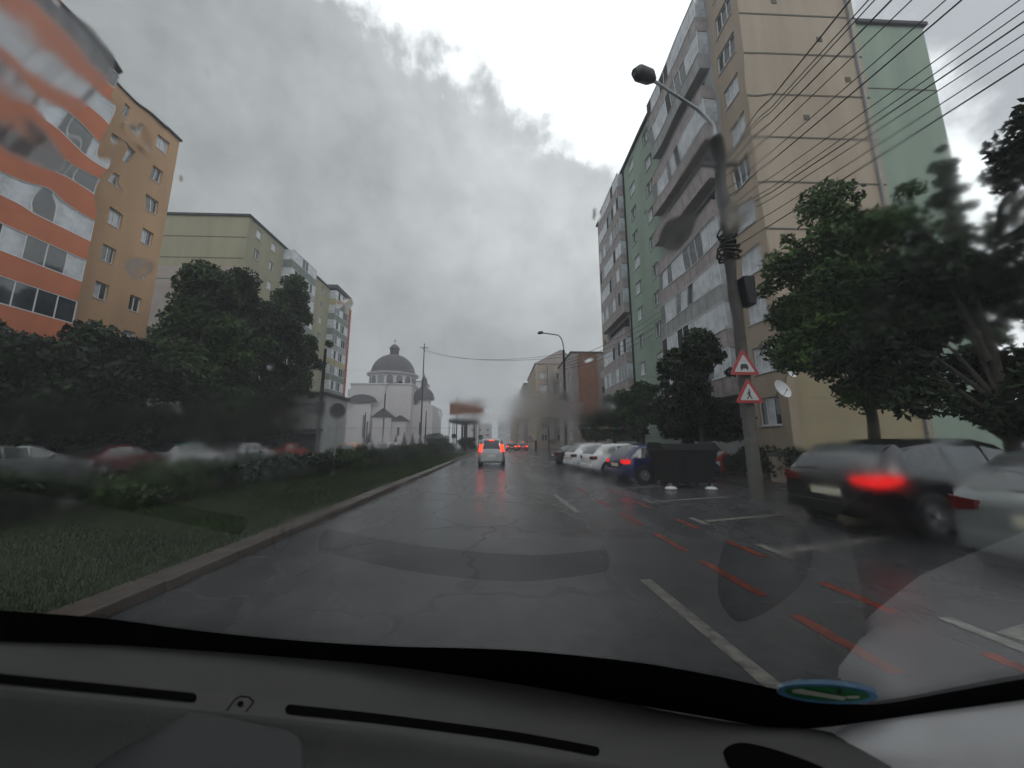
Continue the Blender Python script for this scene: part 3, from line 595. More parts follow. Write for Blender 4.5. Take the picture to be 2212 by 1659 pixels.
def car(kind, loc, head, label, pm, L=4.1, W=1.72, lit=None, group='cars parked nose-in on the right', belt=.92, roofm=None, name='parked_car', cat='car'):
    """origin at tail centre, car points along local +X"""
    prof = PROFILES[kind]; sc = W/1.72
    t = thing(name, label, cat, loc, head, group); zb = .22; belt = belt if kind != 'mpv' else 1.0
    def sec(f):
        x = f*L; zt = interp(prof, f); e = min(f, 1-f)
        w_ = W/2*(1-.16*(1-smooth(e/.09))**1.5); bb = min(belt+.0, zt-.05)
        wr = w_-.17*smooth((zt-belt)/.45)-(.02)
        z5 = max(bb+.01, zt-.09)
        bot = zb+.10*(1-smooth(e/.06))
        return [(x, 0, bot), (x, w_*.86, bot), (x, w_*.985, bot+.13), (x, w_*1.0, (bot+bb)/2+.05), (x, w_*.985, bb), (x, wr+.01+(w_*.985-wr-.01)*.0, z5), (x, wr-.07, zt-.02), (x, wr*.5, zt), (x, 0, zt+.006)]
    fs = sorted({p[0] for p in prof} | {i/26 for i in range(27)}); mb = MB(); rows = []
    for f in fs:
        s = sec(f); rows.append(s+[(p[0], -p[1], p[2]) for p in reversed(s[1:-1])])
    n = len(rows[0]); mb.v = [p for r in rows for p in r]
    rf = 0
    for i in range(len(rows)-1):
        for k_ in range(n): 
            mb.f.append((i*n+k_, (i+1)*n+k_, (i+1)*n+(k_+1) % n, i*n+(k_+1) % n))
            up = 5 <= k_ <= 10; mb.m.append(1 if (up and roofm and .12 < fs[i] < .62) else 0)
    mb.f += [tuple(range(n)), tuple(reversed(range((len(rows)-1)*n, len(rows)*n)))]; mb.m += [0, 0]
    body = mb.build('body', [pm, roofm or pm], t, True); md = body.modifiers.new('e', 'EDGE_SPLIT'); md.split_angle = math.radians(38)
    g = M['glass']
    # side glass
    segs = {'hatch': [(.13, .30), (.32, .47), (.49, .66)], 'mpv': [(.07, .24), (.26, .45), (.47, .68)], 'suv': [(.12, .29), (.31, .47), (.49, .66)], 'sedan': [(.24, .33), (.35, .49), (.51, .66)]}[kind]
    for sgn in (1, -1):
        for a, b in segs:
            mb = MB(); N = 7; vs = []
            for i in range(N+1):
                f = a+(b-a)*i/N; s = sec(f); p4, p5 = Vector(s[4]), Vector(s[5]); lo = p4.lerp(p5, .08); hi = p4.lerp(p5, .90)
                for p in (lo, (lo+hi)/2, hi): vs.append((p.x, sgn*(p.y+.012), p.z+.003))
            mb.add(vs, [(i*3+j, (i+1)*3+j, (i+1)*3+j+1, i*3+j+1) for i in range(N) for j in range(2)]); mb.build('side_window', g, t, True)
    # rear and front glass follow the roof line
    rr = {'hatch': (.028, .155), 'mpv': (.012, .062), 'suv': (.03, .14), 'sedan': (.16, .36)}[kind]; fr = (.61, .735)
    for nm, (a, b) in (('rear_window', rr), ('windscreen', fr)):
        mb = MB(); N = 6; vs = []
        for i in range(N+1):
            f = a+(b-a)*i/N; s = sec(f); p6 = Vector(s[6]); ww = p6.y*.93; nx = -1 if nm == 'rear_window' else 1
            for q in (-1, -.5, 0, .5, 1): vs.append((f*L+nx*.015, q*ww, interp(prof, f)+.012-(.02 if abs(q) == 1 else 0)+.006))
        mb.add(vs, [(i*5+j, i*5+j+1, (i+1)*5+j+1, (i+1)*5+j) for i in range(N) for j in range(4)]); mb.build(nm, g, t, True)
    # wheels
    for fx in (.19, .80):
        for sgn in (1, -1):
            R_ = .31*sc; mtx = Matrix.Translation((fx*L, sgn*(W/2-.10), R_))@Matrix.Rotation(-sgn*math.pi/2, 4, 'X')
            mb = MB(); mb.lathe([(0, -.09), (R_-.03, -.09), (R_, -.06), (R_, .09), (R_-.03, .115), (R_*.66, .12), (R_*.64, .09), (0, .09)], n=24); wo = mb.build('wheel', M['tyre'], t, True, mtx)
            mb = MB(); mb.lathe([(R_*.63, .095), (R_*.6, .118), (R_*.5, .10), (0, .112)], n=20)
            for s_ in range(5):
                an = s_*2*math.pi/5; mb.tube([(0, 0, .118), (R_*.58*math.cos(an), R_*.58*math.sin(an), .112)], .025, 5)
            mb.build('rim', M['rim'], wo, True)
            mb = MB(); mb.lathe([(R_+.055, -.02), (R_+.055, .114), (R_-.02, .114)], n=24); mb.build('wheel_arch', M['black'], t, True, mtx)
    # tail: bumper, plate, lamps, handle trim
    zl = interp(prof, 0)
    mb = MB(); mb.box(-.07, .03, -W/2*.80, W/2*.80, .30, .50); mb.build('bumper', pm if kind != 'suv' else M['black'], t, bevel=.03)
    MB().box(-.016, .0, -.26, .26, .60, .72).build('number_plate', M['plate'], t)
    MB().box(L-.01, L+.05, -W/2*.78, W/2*.78, .28, .50).build('front_bumper', pm, t, bevel=.02)
    for sgn in (1, -1):
        lm = {None: M['tail'], 'lit': M['taillit'], 'hot': M['tailhot']}[lit]
        mb = MB()
        if kind == 'mpv': mb.prism([(-.03, sgn*(W/2-.15), .92), (.10, sgn*(W/2-.02), .92), (.17, sgn*(W/2-.09), 1.38), (.05, sgn*(W/2-.21), 1.38)], (0, -sgn*.08, 0))
        else:
            if kind == 'suv': path = [(-.025, -.46, .84, .93), (-.025, -.18, .80, .97), (.07, -.085, .79, .985), (.18, -.02, .82, .985), (.36, .015, .89, .975)]
            else: path = [(-.02, -.34, .74, .84), (-.02, -.17, .71, .86), (.05, -.095, .70, .865), (.13, -.03, .71, .865), (.20, .005, .74, .86)]
            vs = []
            for px_, py_, za, zb_ in path:
                yy = sgn*(W/2+py_); vs += [(px_, yy, za), (px_, yy, zb_), (px_+.03, yy-sgn*.03, zb_), (px_+.03, yy-sgn*.03, za)]
            n4 = len(path); mb.add(vs, [(i*4+j, i*4+(j+1) % 4, (i+1)*4+(j+1) % 4, (i+1)*4+j) for i in range(n4-1) for j in range(4)]+[(0, 1, 2, 3), tuple(4*(n4-1)+j for j in (3, 2, 1, 0))])
        mb.build('tail_lamp', M['tail'] if kind == 'suv' and sgn > 0 else lm, t)
        mb = MB(); mb.box(.62*L, .62*L+.14, sgn*W/2*.99 if sgn > 0 else -W/2*.99-.17, sgn*W/2*.99+.17 if sgn > 0 else -W/2*.99, belt-.02, belt+.12); mb.build('door_mirror', pm, t, bevel=.03)
        mb = MB()
        for f in (.43, .60): mb.box(f*L, f*L+.16, min(sgn*(W/2-.002), sgn*(W/2+.03)), max(sgn*(W/2-.002), sgn*(W/2+.03)), belt-.14, belt-.11)
        mb.build('door_handle', pm if kind != 'suv' else M['black'], t)
        MB().box(L*.955, L*1.0, min(sgn*(W/2-.36), sgn*(W/2-.12)), max(sgn*(W/2-.36), sgn*(W/2-.12)), .62, .76).build('headlight', M['curtain'], t)
    if kind == 'suv': MB().box(-.03, .0, -.62, .62, 1.0, 1.03).build('chrome_strip', M['rim'], t)
    if lit == 'hot': MB().box(.09, .13, -.15, .15, 1.60, 1.64).build('high_brake_lamp', M['tailhot'], t)
    return t
P = {k_: paint(k_+'_paint', c, r, mt) for k_, c, r, mt in (('silver', (.32, .33, .34), .3, .6), ('white', (.62, .63, .64), .25, 0), ('blue', (.012, .016, .07), .2, 0), ('black', (.008, .008, .009), .15, 0), ('darkred', (.09, .01, .012), .25, 0), ('grey', (.2, .22, .22), .3, .4), ('teal', (.02, .16, .12), .3, 0), ('red', (.35, .03, .02), .3, 0), ('orange', (.6, .16, .02), .4, 0))}
PI = math.pi
car('mpv', (-.46, 22.6, 0), PI/2, 'silver people carrier driving ahead with its brake lights on', P['silver'], 4.0, 1.66, 'hot', None, name='car')
for x, y, kd, p_, lab in ((2.2, 62, 'hatch', 'darkred', 'red car far ahead, left of the pair with lit tail lamps'), (4.3, 64, 'hatch', 'red', 'red car far ahead beside the warning sign')):
    car(kd, (x, y, 0), PI/2, lab, P[p_], lit='hot', group=None, name='car')
A = math.radians(8)
car('hatch', (4.5, 13.9, 0), A, 'dark blue hatchback with lit red tail lamp beside the container', P['blue'], 4.0, 1.7, 'lit', belt=.90)
car('hatch', (4.2, 17.3, 0), A, 'white hatchback parked next to the blue one', P['white'], 4.0, 1.7)
car('hatch', (3.9, 20.3, 0), A, 'white hatchback behind the first white one', P['white'], 4.1, 1.74)
car('sedan', (3.6, 24.0, 0), A, 'black saloon farthest along the row of parked cars', P['black'], 4.2, 1.72)
car('suv', (5.8, 6.3, 0), math.radians(5), 'black sport utility car with lit red tail lamp', P['black'], 4.4, 1.86, 'lit', belt=1.0)
car('hatch', (5.6, 3.55, 0), A, 'silver grey hatchback cut by the right edge', P['grey'], 4.1, 1.74, belt=.92)
car('hatch', (7.2, 15.8, 0), A, 'red roofed car half hidden behind the blue hatchback', P['red'], 3.9, 1.66)
for x, y, kd, p_, lab, rf in ((-17.6, 11.6, 'hatch', 'grey', 'grey car at the left edge beyond the shrubs', None), (-18.0, 15.6, 'sedan', 'darkred', 'dark saloon between the left edge and the green roofed car', None),
       (-18.3, 19.8, 'hatch', 'white', 'white car with dark green roof beyond the shrubs', P['teal']), (-18.5, 25.2, 'hatch', 'white', 'white car beyond the shrubs, in front of the red car', None),
       (-18.8, 31.0, 'hatch', 'red', 'red car parked under the shop sign', None), (-14.5, 37.5, 'sedan', 'white', 'white saloon near the church lamp', None), (-14.2, 44, 'hatch', 'silver', 'silver car parked near the church lamp', None), (-15.5, 52, 'hatch', 'white', 'white car in front of the conifers', None)):
    car(kd, (x, y, 0), PI/2, lab, P[p_], roofm=rf, group='cars on the far side of the median')
car('hatch', (-11.2, 26.5, 0), PI/2, 'orange car glimpsed above the median shrubs', P['orange'], 3.8, 1.6, group='cars on the far side of the median', lit='lit')

# ---------------------------------------------------------------- street furniture
t = thing('rubbish_container', 'black rubbish container on wheels between the blue car and the pole', 'container', (6.3, 12.2, 0), .05)
mb = MB(); v0 = [(-.78, -.45, .2), (.78, -.45, .2), (.78, .45, .2), (-.78, .45, .2)]; v1 = [(-.92, -.56, 1.2), (.92, -.56, 1.2), (.92, .56, 1.2), (-.92, .56, 1.2)]
mb.add(v0+v1, [(0, 3, 2, 1), (0, 1, 5, 4), (1, 2, 6, 5), (2, 3, 7, 6), (3, 0, 4, 7), (4, 5, 6, 7)]); mb.box(-.98, .98, -.60, .60, 1.2, 1.27)
for x in (-.6, -.2, .2, .6): mb.box(x-.03, x+.03, -.56, -.50, .35, 1.1)
mb.build('bin', M['black'], t, bevel=.02)
mb = MB(); mb.prism([(-.97, -.58, 1.275), (-.97, .58, 1.275), (-.97, .45, 1.46), (-.97, -.35, 1.46)], (1.94, 0, 0)); mb.build('lid', M['black'], t, bevel=.04)
for x in (-.7, .7):
    for y in (-.35, .35):
        mb = MB(); mb.tube([(x-.03, y, .1), (x+.03, y, .1)], .1, 12); mb.build('wheel', M['rim'], t)
for x, y in ((5.5, 11.5), (6.75, 11.4)):
    b = MB(); b.lathe([(0, .0), (.16, .01), (.19, .05), (.12, .10), (0, .11)], n=12); o = b.build('litter_bag', M['white'], None, True); o.location = (x, y, .005); o.scale = (1.1, .7, 1)
    tag(o, 'small white litter bag on the ground at the left foot of the container' if x < 6 else 'small white litter bag on the ground at the right foot of the container', 'litter bag', 'litter by the container')

def lamp_post(loc, H, arm, label, rise=1.5, rad=.10, head_tilt=0, pm='pole'):
    t = thing('street_lamp', label, 'street lamp', loc)
    mb = MB(); mb.tube([(0, 0, 0), (0, 0, .9), (0, 0, .95), (0, 0, H)], [rad*1.7, rad*1.6, rad*1.1, rad*.8], 10); mb.build('pole', M[pm], t, True)
    s = 1 if arm > 0 else -1; pts = [(0, 0, H)]+[(arm*.28*(1-math.cos(a)), 0, H+rise*math.sin(a)) for a in [math.pi/2*i/6 for i in range(1, 7)]]+[(arm*.92, 0, H+rise*1.12)]
    MB().tube(pts, rad*.45, 8).build('arm', M['metal'], t, True)
    mb = MB(); mb.tube([(arm*.88, 0, H+rise*1.12), (arm*.95, 0, H+rise*1.15), (arm*1.08, 0, H+rise*1.12), (arm*1.14, 0, H+rise*1.09)], [.07, .15, .15, .06], 10); mb.build('lamp_head', M['pole'], t, True)
    return t
lp = lamp_post((6.2, 33, 0), 10.3, -2.2, 'street lamp with curved arm right of the road, in front of the brown blocks', 1.5, .13)
mb = MB(); mb.lathe([(0, -.45), (.26, -.3), (.36, 0), (.26, .3), (0, .45)], n=14); mb.build('round_box', M['pole'], lp, True, Matrix.Translation((-.05, -.1, 5.7)))
lamp_post((6.7, 48, 0), 7.6, -1.2, 'shorter dark pole left of the second street lamp', .5, .12)
lamp_post((-14.4, 45, 0), 7.6, 1.8, 'street lamp with arm standing in front of the church dome', 1.3, .10, pm='metal')
t = thing('utility_pole', 'thin dark pole in front of the olive facade and shop', 'pole', (-11.9, 24, 0))
MB().tube([(0, 0, 0), (0, 0, 3.2), (0, 0, 7.8)], [.15, .13, .08], 10).build('pole', M['pole'], t, True)
MB().box(-.2, .2, -.2, .2, 3.3, 4.2).build('junction_box', M['pole'], t)
t = thing('mast', 'tall thin mast with cross-arms beside the small church dome', 'mast', (-13.0, 60, 0))
MB().tube([(0, 0, 0), (0, 0, 18.4)], [.16, .07], 8).build('pole', M['pole'], t)
mb = MB(); mb.box(-.75, .75, -.04, .04, 17.6, 17.7); mb.box(-.04, .04, -.7, .7, 17.2, 17.3); mb.build('crossarm', M['pole'], t)
for x, y, h in ((-17.8, 48, 5.5), (-10.6, 52, 6), (-11.8, 58, 6.2)):
    t = thing('pole', {5.5: 'short pole at the left of the church front', 6: 'pole close to the tall mast', 6.2: 'pole right behind the tall mast'}[h], 'pole', (x, y, 0))
    MB().tube([(0, 0, 0), (0, 0, h)], [.12, .06], 8).build('shaft', M['pole'], t)
# round signs seen from behind
def round_sign(loc, h, r, label):
    t = thing('round_sign', label, 'sign', loc); MB().tube([(0, .04, 0), (0, .04, h+r*.6)], .035, 8).build('post', M['metal'], t)
    mb = MB(); mb.lathe([(0, -.015), (r, -.015), (r, .015), (0, .015)], n=24); mb.build('disc', M['pole'], t, mtx=Matrix.Translation((0, 0, h))@Matrix.Rotation(PI/2, 4, 'X'))
round_sign((-7.0, 15.6, .1), 2.75, .34, 'round sign turned away on the median, beside the yellow-red facade')
round_sign((-2.9, 57, 0), 2.3, .4, 'round sign turned away just left of the driving car')
round_sign((-8.0, 64, 0), 2.6, .42, 'round sign turned away below the round canopy')
# triangle warning signs
M['signred'] = mat('sign_red', (.28, .015, .015), .35, .1); M['signwhite'] = mat('sign_white', (.38, .38, .37), .35, .08); M['ink'] = mat('sign_ink', (.02, .02, .02), .5)
def tri(s): return [(-s/2, 0), (s/2, 0), (0, s*.866)]
def rtri(s, r, n=5):
    out = []
    for k_, (cx, cz) in enumerate([(-s/2+r*1.73, r), (s/2-r*1.73, r), (0, s*.866-2*r)]):
        a0 = [math.radians(150), math.radians(270), math.radians(30)][k_]
        for i in range(n+1): a = a0+math.radians(120)*i/n; out.append((cx+r*math.cos(a), cz+r*math.sin(a)))
    return out
def tri_sign(loc, s, label, glyph, rz=0, group=None):
    t = thing('warning_sign', label, 'sign', loc, rz, group)
    mb = MB(); mb.prism([(x, 0, z) for x, z in rtri(s, s*.05)], (0, .02, 0)); mb.build('plate', M['signred'], t)
    q = .68; off = s*.093; mb = MB(); mb.prism([(x*q, -.006, z*q+off) for x, z in rtri(s, s*.04)], (0, .004, 0)); mb.build('face', M['signwhite'], t)
    mb = MB()
    for poly in glyph: mb.prism([(x*s, -.010, z*s) for x, z in poly], (0, .003, 0))
    mb.build('symbol', M['ink'], t); return t
carg = [[(-.13, .20), (.13, .20), (.13, .28), (.08, .36), (-.08, .36), (-.13, .28)], [(-.12, .15), (-.07, .15), (-.07, .20), (-.12, .20)], [(.07, .15), (.12, .15), (.12, .20), (.07, .20)]]
walkg = [[(-.03, .27), (.03, .27), (.04, .40), (-.03, .40)], [(-.02, .42), (.02, .42), (.03, .46), (0, .48), (-.03, .46)], [(-.11, .13), (-.07, .13), (.03, .27), (-.02, .28)], [(.06, .13), (.10, .13), (.03, .27), (-.01, .26)], [(-.10, .30), (-.02, .38), (-.03, .33), (-.09, .27)]]
# concrete pole with lamp, cables, boxes
pl = thing('utility_pole', 'concrete lamp pole carrying warning signs and overhead cables, near right', 'pole', (6.85, 9.5, 0))
MB().tube([(0, 0, 0), (0, 0, 5), (-.02, 0, 11.0)], [.17, .145, .11], 14).build('pole', M['concrete'], pl, True)
MB().tube([(-.02, 0, 8.0), (-.02, .0, 10.9)], [.165, .13], 14).build('dark_sleeve', M['pole'], pl, True)
mb = MB(); mb.box(.16, .42, -.30, .05, 5.35, 6.2); mb.build('junction_box', M['black'], pl, bevel=.02)
mb = MB()
for i in range(7): 
    rr = .24+.05*math.sin(i*1.3); mb.tube([(rr*math.cos(a)-.02, rr*math.sin(a), 6.9+i*.14+.05*math.sin(a*2+i)) for a in [2*PI*j/14 for j in range(15)]], .035, 6, cap=False)
mb.build('cable_coil', M['black'], pl, True)
MB().tube([(-.02, 0, 10.9), (-.2, -.1, 11.3), (-.8, -.4, 11.5), (-2.7, -1.2, 11.62)], .045, 8).build('lamp_arm', M['curtain'], pl, True)
mb = MB(); mb.tube([(-2.55, -1.15, 11.62), (-2.7, -1.22, 11.64), (-3.05, -1.35, 11.6), (-3.2, -1.4, 11.55)], [.08, .19, .19, .09], 12); mb.build('lamp_head', M['pole'], pl, True)
MB().box(-.5, .5, -.05, .05, 10.0, 10.1).build('crossarm', M['pole'], pl)
tri_sign((6.72, 9.28, 3.32), .86, 'upper red-rimmed warning triangle on the concrete pole', carg)
tri_sign((6.78, 9.28, 2.55), .80, 'lower red-rimmed warning triangle on the concrete pole', walkg)
t = tri_sign((5.1, 58, 1.5), 1.3, 'far warning triangle standing by the red cars', walkg)
MB().tube([(0, .06, -1.5), (0, .06, .4)], .05, 8).build('post', M['metal'], t)
t = thing('bollard', 'dark post right of the far warning triangle', 'bollard', (6.2, 60, 0)); MB().lathe([(.22, 0), (.22, 1.7), (.15, 1.85), (0, 1.95)], n=12).build('shaft', M['pole'], t)
dish(13.1, 15.9, 3.9, .46, 'larger round satellite dish low on the beige gable')
dish(13.75, 16.0, 4.75, .30, 'smaller satellite dish above the larger one on the gable')
# windows low on the gable
G2 = frame_m((0, 0, 0), (1, 0, 0), (0, -1, 0))
# entrance slab in front of the gable
t = thing('low_wall', 'low pale wall with dark coping below the beige gable', 'wall', (9.9, 12.6, 0))
MB().box(0, 9, 0, .3, 0, 1.0).build('masonry', M['beige'], t); MB().box(-.05, 9.05, -.05, .35, 1.0, 1.12).build('coping', M['roof'], t)

# overhead cables
def cable(a, b, sag, r, n=14):
    a, b = Vector(a), Vector(b); return [a.lerp(b, i/n)-Vector((0, 0, 4*sag*(i/n)*(1-i/n))) for i in range(n+1)]
base = Vector((6.95, 9.5, 0))
CB = [(10.3, (5.03, 7.86)), (10.25, (5.28, 7.87)), (10.2, (5.36, 7.88)), (9.9, (5.6, 7.9)), (9.6, (5.96, 7.91)), (9.2, (6.46, 7.94)), (8.9, (6.68, 7.95)), (8.6, (7.55, 8.0)), (8.3, (7.70, 7.84)), (8.15, (7.72, 7.71)), (8.0, (7.66, 7.5)), (7.6, (7.6, 7.25)), (7.2, (7.52, 6.93))]
for i, (zz, (ex, ez)) in enumerate(CB):   # each passes a point over the pavement at y = 4 and goes on to the next pole behind us
    a_ = Vector((6.95+.03*(i % 3), 9.5, zz)); b_ = Vector((ex, 4, ez)); e = a_+(b_-a_)*2.1
    o = MB().tube(cable(a_, e, .06+.02*(i % 4), 0), .010 if i % 3 else .014, 5).build('cable', M['cable'])
    tag(o, 'thin black overhead cable from the concrete pole to the upper right, %s from the top' % ORD[i], 'cable', 'overhead cables from the concrete pole')
for i in range(4):
    o = MB().tube(cable((6.2, 33, 9.2-.25*i), (13.7, 27+i, 12.5-i*.5), .5, 0), .02, 4).build('cable', M['cable'])
    tag(o, 'thin cable from the second street lamp toward the green block, %s from the top' % ORD[i], 'cable', 'cables at the second lamp')
for i in range(2):
    o = MB().tube(cable((-13, 60, 17.4-.3*i), (6.2, 33, 9.6+i*.3), 1.0, 0), .018, 4).build('cable', M['cable'])
    tag(o, 'faint %s cable crossing the street from mast to second lamp' % ('upper', 'lower')[i], 'cable', 'cables over the street')

# ---------------------------------------------------------------- interior of our own car
S = 1.6; WP = (.2752, -.8105, -.1404, -1.5806, -.4789); DP = (-.4472, -.1112, .7065)
def wz(x, y): x, y = x/S, y/S; return S*(WP[0]+WP[1]*y+WP[2]*x+WP[3]*x*x+WP[4]*y*y)      # windscreen height over the eye
def dz(x, y): x, y = x/S, y/S; return S*(-.38+DP[0]*(y-.6)+DP[1]*x+DP[2]*x*x)           # dashboard height
cth, sth, cps, sps = math.cos(PITCH), math.sin(PITCH), math.cos(YAW), math.sin(YAW)
FW = Vector((sps*cth, cps*cth, sth)); RT = Vector((cps, -sps, 0)); UP = RT.cross(FW)
def ray(x, y): return (FW+RT*((x-1106)/765)-UP*((y-829.5)/765)).normalized()
def on(fn, x, y, sgn, off=0):
    d = ray(x, y); lo = 0; t = 0
    while t < 4:
        t += .01
        if sgn*(d.z*t-fn(d.x*t, d.y*t)) > 0: break
    lo, hi = t-.01, t
    for _ in range(20):
        m_ = (lo+hi)/2
        if sgn*(d.z*m_-fn(d.x*m_, d.y*m_)) > 0: hi = m_
        else: lo = m_
    return EYE+d*(lo-off)
def on_w(x, y, off=0): return on(wz, x, y, 1, off)
def on_d(x, y, off=0): return on(dz, x, y, -1, off)
CAR = thing('car_interior', 'dark dashboard and rain-spotted windscreen of the car the picture is taken from', 'car interior', (0, .5, .6))
CI = Matrix.Translation((0, .5, .6)).inverted()
def cpart(mb, name, m, parent=None, smooth=False, bevel=0):
    o = mb.build(name, m, parent or CAR, smooth, bevel=bevel)
    if parent is None: o.matrix_local = CI
    else: o.matrix_local = Matrix.Identity(4)
    return o
def glassmat():
    m = bpy.data.materials.new('windscreen_glass'); m.use_nodes = True; t = m.node_tree; t.nodes.clear()
    o = nn(t, 'ShaderNodeOutputMaterial'); tr = nn(t, 'ShaderNodeBsdfTransparent'); tr.inputs[0].default_value = (.93, .955, .945, 1)
    gl = nn(t, 'ShaderNodeBsdfGlossy', i_Roughness=.0); lw = nn(t, 'ShaderNodeLayerWeight', i_Blend=.5)
    f5 = mth(t, 'POWER', lw.outputs['Facing'], 3.0); k_ = mth(t, 'MINIMUM', mth(t, 'MULTIPLY_ADD', f5, 6.0, .05), .60); ms = nn(t, 'ShaderNodeMixShader')   # Schlick, both faces of the pane
    t.links.new(k_, ms.inputs[0]); t.links.new(tr.outputs[0], ms.inputs[1]); t.links.new(gl.outputs[0], ms.inputs[2]); t.links.new(ms.outputs[0], o.inputs[0]); return m
M['wglass'] = glassmat()
M['slot'] = mat('vent_shade_black', (.003, .003, .003), .9, .2, spec=.02)  # black stands in for shade inside the vents; also colours speaker and sensor
M['frit'] = mat('black_frit', (.006, .006, .006), .8, .2, spec=.05)
M['dash'] = mat('dashboard_plastic', (.105, .102, .098), .6, .12, 6, bump=.35, bs=700, spec=.10)
M['dashlow'] = mat('dashboard_lower_plastic', (.07, .07, .07), .6, .12, 6, bump=.25, bs=900, spec=.08)
M['pillar'] = mat('pillar_trim', (.62, .62, .63), .7, .08, 8, bump=.2, bs=600)
# windscreen
mb = MB(); nx, ny = 60, 40; X0, X1, Y0, Y1 = -1.25, .95, -.25, 1.35; vs = []
for j in range(ny+1):
    for i in range(nx+1):
        x = X0+(X1-X0)*i/nx; y = Y0+(Y1-Y0)*j/ny; vs.append((x, y, 1.5+wz(x, y)))
fs = [(j*(nx+1)+i, j*(nx+1)+i+1, (j+1)*(nx+1)+i+1, (j+1)*(nx+1)+i) for j in range(ny) for i in range(nx) if wz(X0+(X1-X0)*(i+.5)/nx, Y0+(Y1-Y0)*(j+.5)/ny) > -1.0]
used = sorted({v for f in fs for v in f}); idx = {v: k_ for k_, v in enumerate(used)}
mb.add([vs[v] for v in used], [tuple(idx[v] for v in f) for f in fs])
cpart(mb, 'windscreen', M['wglass'], smooth=True)
def dense_(P_, k_=6):
    out = []
    for i in range(len(P_)-1):
        p0, p1, p2, p3 = [P_[max(0, min(len(P_)-1, i+q))] for q in (-1, 0, 1, 2)]
        for j in range(k_):
            t = j/k_; out.append(tuple(.5*(2*p1[c]+(p2[c]-p0[c])*t+(2*p0[c]-5*p1[c]+4*p2[c]-p3[c])*t*t+(3*p1[c]-p0[c]-3*p2[c]+p3[c])*t**3) for c in (0, 1)))
    return out+[P_[-1]]
SL = [(-500, 1400), (-250, 1426), (0, 1452), (220, 1474), (425, 1494), (650, 1521), (850, 1544), (1106, 1576), (1310, 1590), (1450, 1588), (1620, 1594), (1795, 1612), (1950, 1690)]
def on_b(b, ref): # foot of the glass, where the dashboard levels out
    p = on_d(*ref); d = (p-EYE).length*1.16; return EYE+ray(*b)*d
SL_ = SL
def SLx(x):
    for a, b in zip(SL_, SL_[1:]):
        if x <= b[0]: return (x, a[1]+(b[1]-a[1])*(x-a[0])/(b[0]-a[0]))
    return SL_[-1]
# frit band between glass and dashboard
TOP = [(-500, 1270), (-250, 1295), (0, 1318), (220, 1335), (425, 1362), (650, 1384), (850, 1396), (1106, 1404), (1356, 1428), (1520, 1455), (1676, 1488), (1790, 1515), (1905, 1520), (2060, 1493), (2212, 1466), (2500, 1420)]
BOT = [(-500, 1360), (-250, 1375), (0, 1386), (220, 1392), (425, 1405), (650, 1422), (850, 1440), (1106, 1476), (1356, 1520), (1520, 1548), (1640, 1568), (1740, 1574), (1840, 1564), (2040, 1535), (2212, 1512), (2500, 1470)]
mb = MB(); vs = []
for i, (a, b) in enumerate(zip(dense_(TOP), dense_(BOT))):
    p = on_w(*a, .004); q = on_b(b, SLx(b[0])) if i < 66 else on_w(*b, .004)
    vs += [p, q]
mb.add(vs, [(2*i, 2*i+1, 2*i+3, 2*i+2) for i in range(len(vs)//2-1)]); cpart(mb, 'frit_band', M['frit'])
# dashboard top: from the foot of the glass to the lip
LIP = [(-500, 1440), (-250, 1462), (0, 1488), (220, 1512), (425, 1534), (650, 1556), (850, 1580), (1106, 1618), (1290, 1645), (1420, 1668), (1600, 1700), (1800, 1760), (2000, 1800)]
BD = BOT[:9]+[(1480, 1543), (1640, 1568), (1790, 1580), (1900, 1640)]
dense = dense_
mb = MB(); rows = []; N = 24
for a, s_, b in zip(dense(BD), dense(SL), dense(LIP)):
    p, m0, q = on_b(a, SLx(a[0])), on_d(*s_), on_d(*b); r = []
    for j in range(-3, 12): r.append(p.lerp(m0, j/12)+Vector((0, 0, .004*math.sin(PI*max(0, j)/12))))
    for j in range(N+1):
        c = m0.lerp(q, j/N); c.z = 1.5+dz(c.x, c.y); r.append(c)
    e = r[-1]; back = Vector((.02, -1, 0)).normalized()
    for d_, h_ in ((.006, -.003), (.014, -.012), (.02, -.026), (.06, -.038), (.12, -.05), (.2, -.075), (.26, -.14), (.28, -.3), (.28, -.6)): r.append(e+back*d_+Vector((0, 0, h_)))
    rows.append(r)
m_ = len(rows[0]); mb.add([v for r in rows for v in r], [(i*m_+j, i*m_+j+1, (i+1)*m_+j+1, (i+1)*m_+j) for i in range(len(rows)-1) for j in range(m_-1)])
DASH = cpart(mb, 'dashboard', M['dash'], smooth=True)
# vents: flat black patches just proud of the dash, recess shade painted in
def patch(pts, name, m, off=.003, parent=None):
    if len(pts) < 12: pts = dense_(list(pts)+[pts[0]], 5)[:-1]
    mb = MB(); vs = [on_d(*p, off) for p in pts]; c = sum(vs, Vector())/len(vs); mb.add([c]+vs, [(0, i+1, (i+1) % len(vs)+1) for i in range(len(vs))])
    return cpart(mb, name, m, parent or DASH)
def slot(name, pts, hw):
    pts = dense(pts, 8); up = [(x, y-hw) for x, y in pts]; dn = [(x, y+hw) for x, y in reversed(pts)]
    e = pts[-1]; s = pts[0]
    mb = MB(); U_ = [on_d(x, y, .004) for x, y in up]; L_ = [on_d(x, y, .004) for x, y in reversed(dn)]; n = len(U_)
    mb.add(U_+L_, [(i, i+1, n+i+1, n+i) for i in range(n-1)])
    for (ex, ey), sg in ((pts[0], -1), (pts[-1], 1)):
        arc = [on_d(ex+sg*hw*1.1*math.cos(a), ey+hw*math.sin(a), .004) for a in [-PI/2+PI*i/8 for i in range(9)]]
        mb.add(arc, [tuple(range(9))])
    o = cpart(mb, name, M['slot'], DASH)
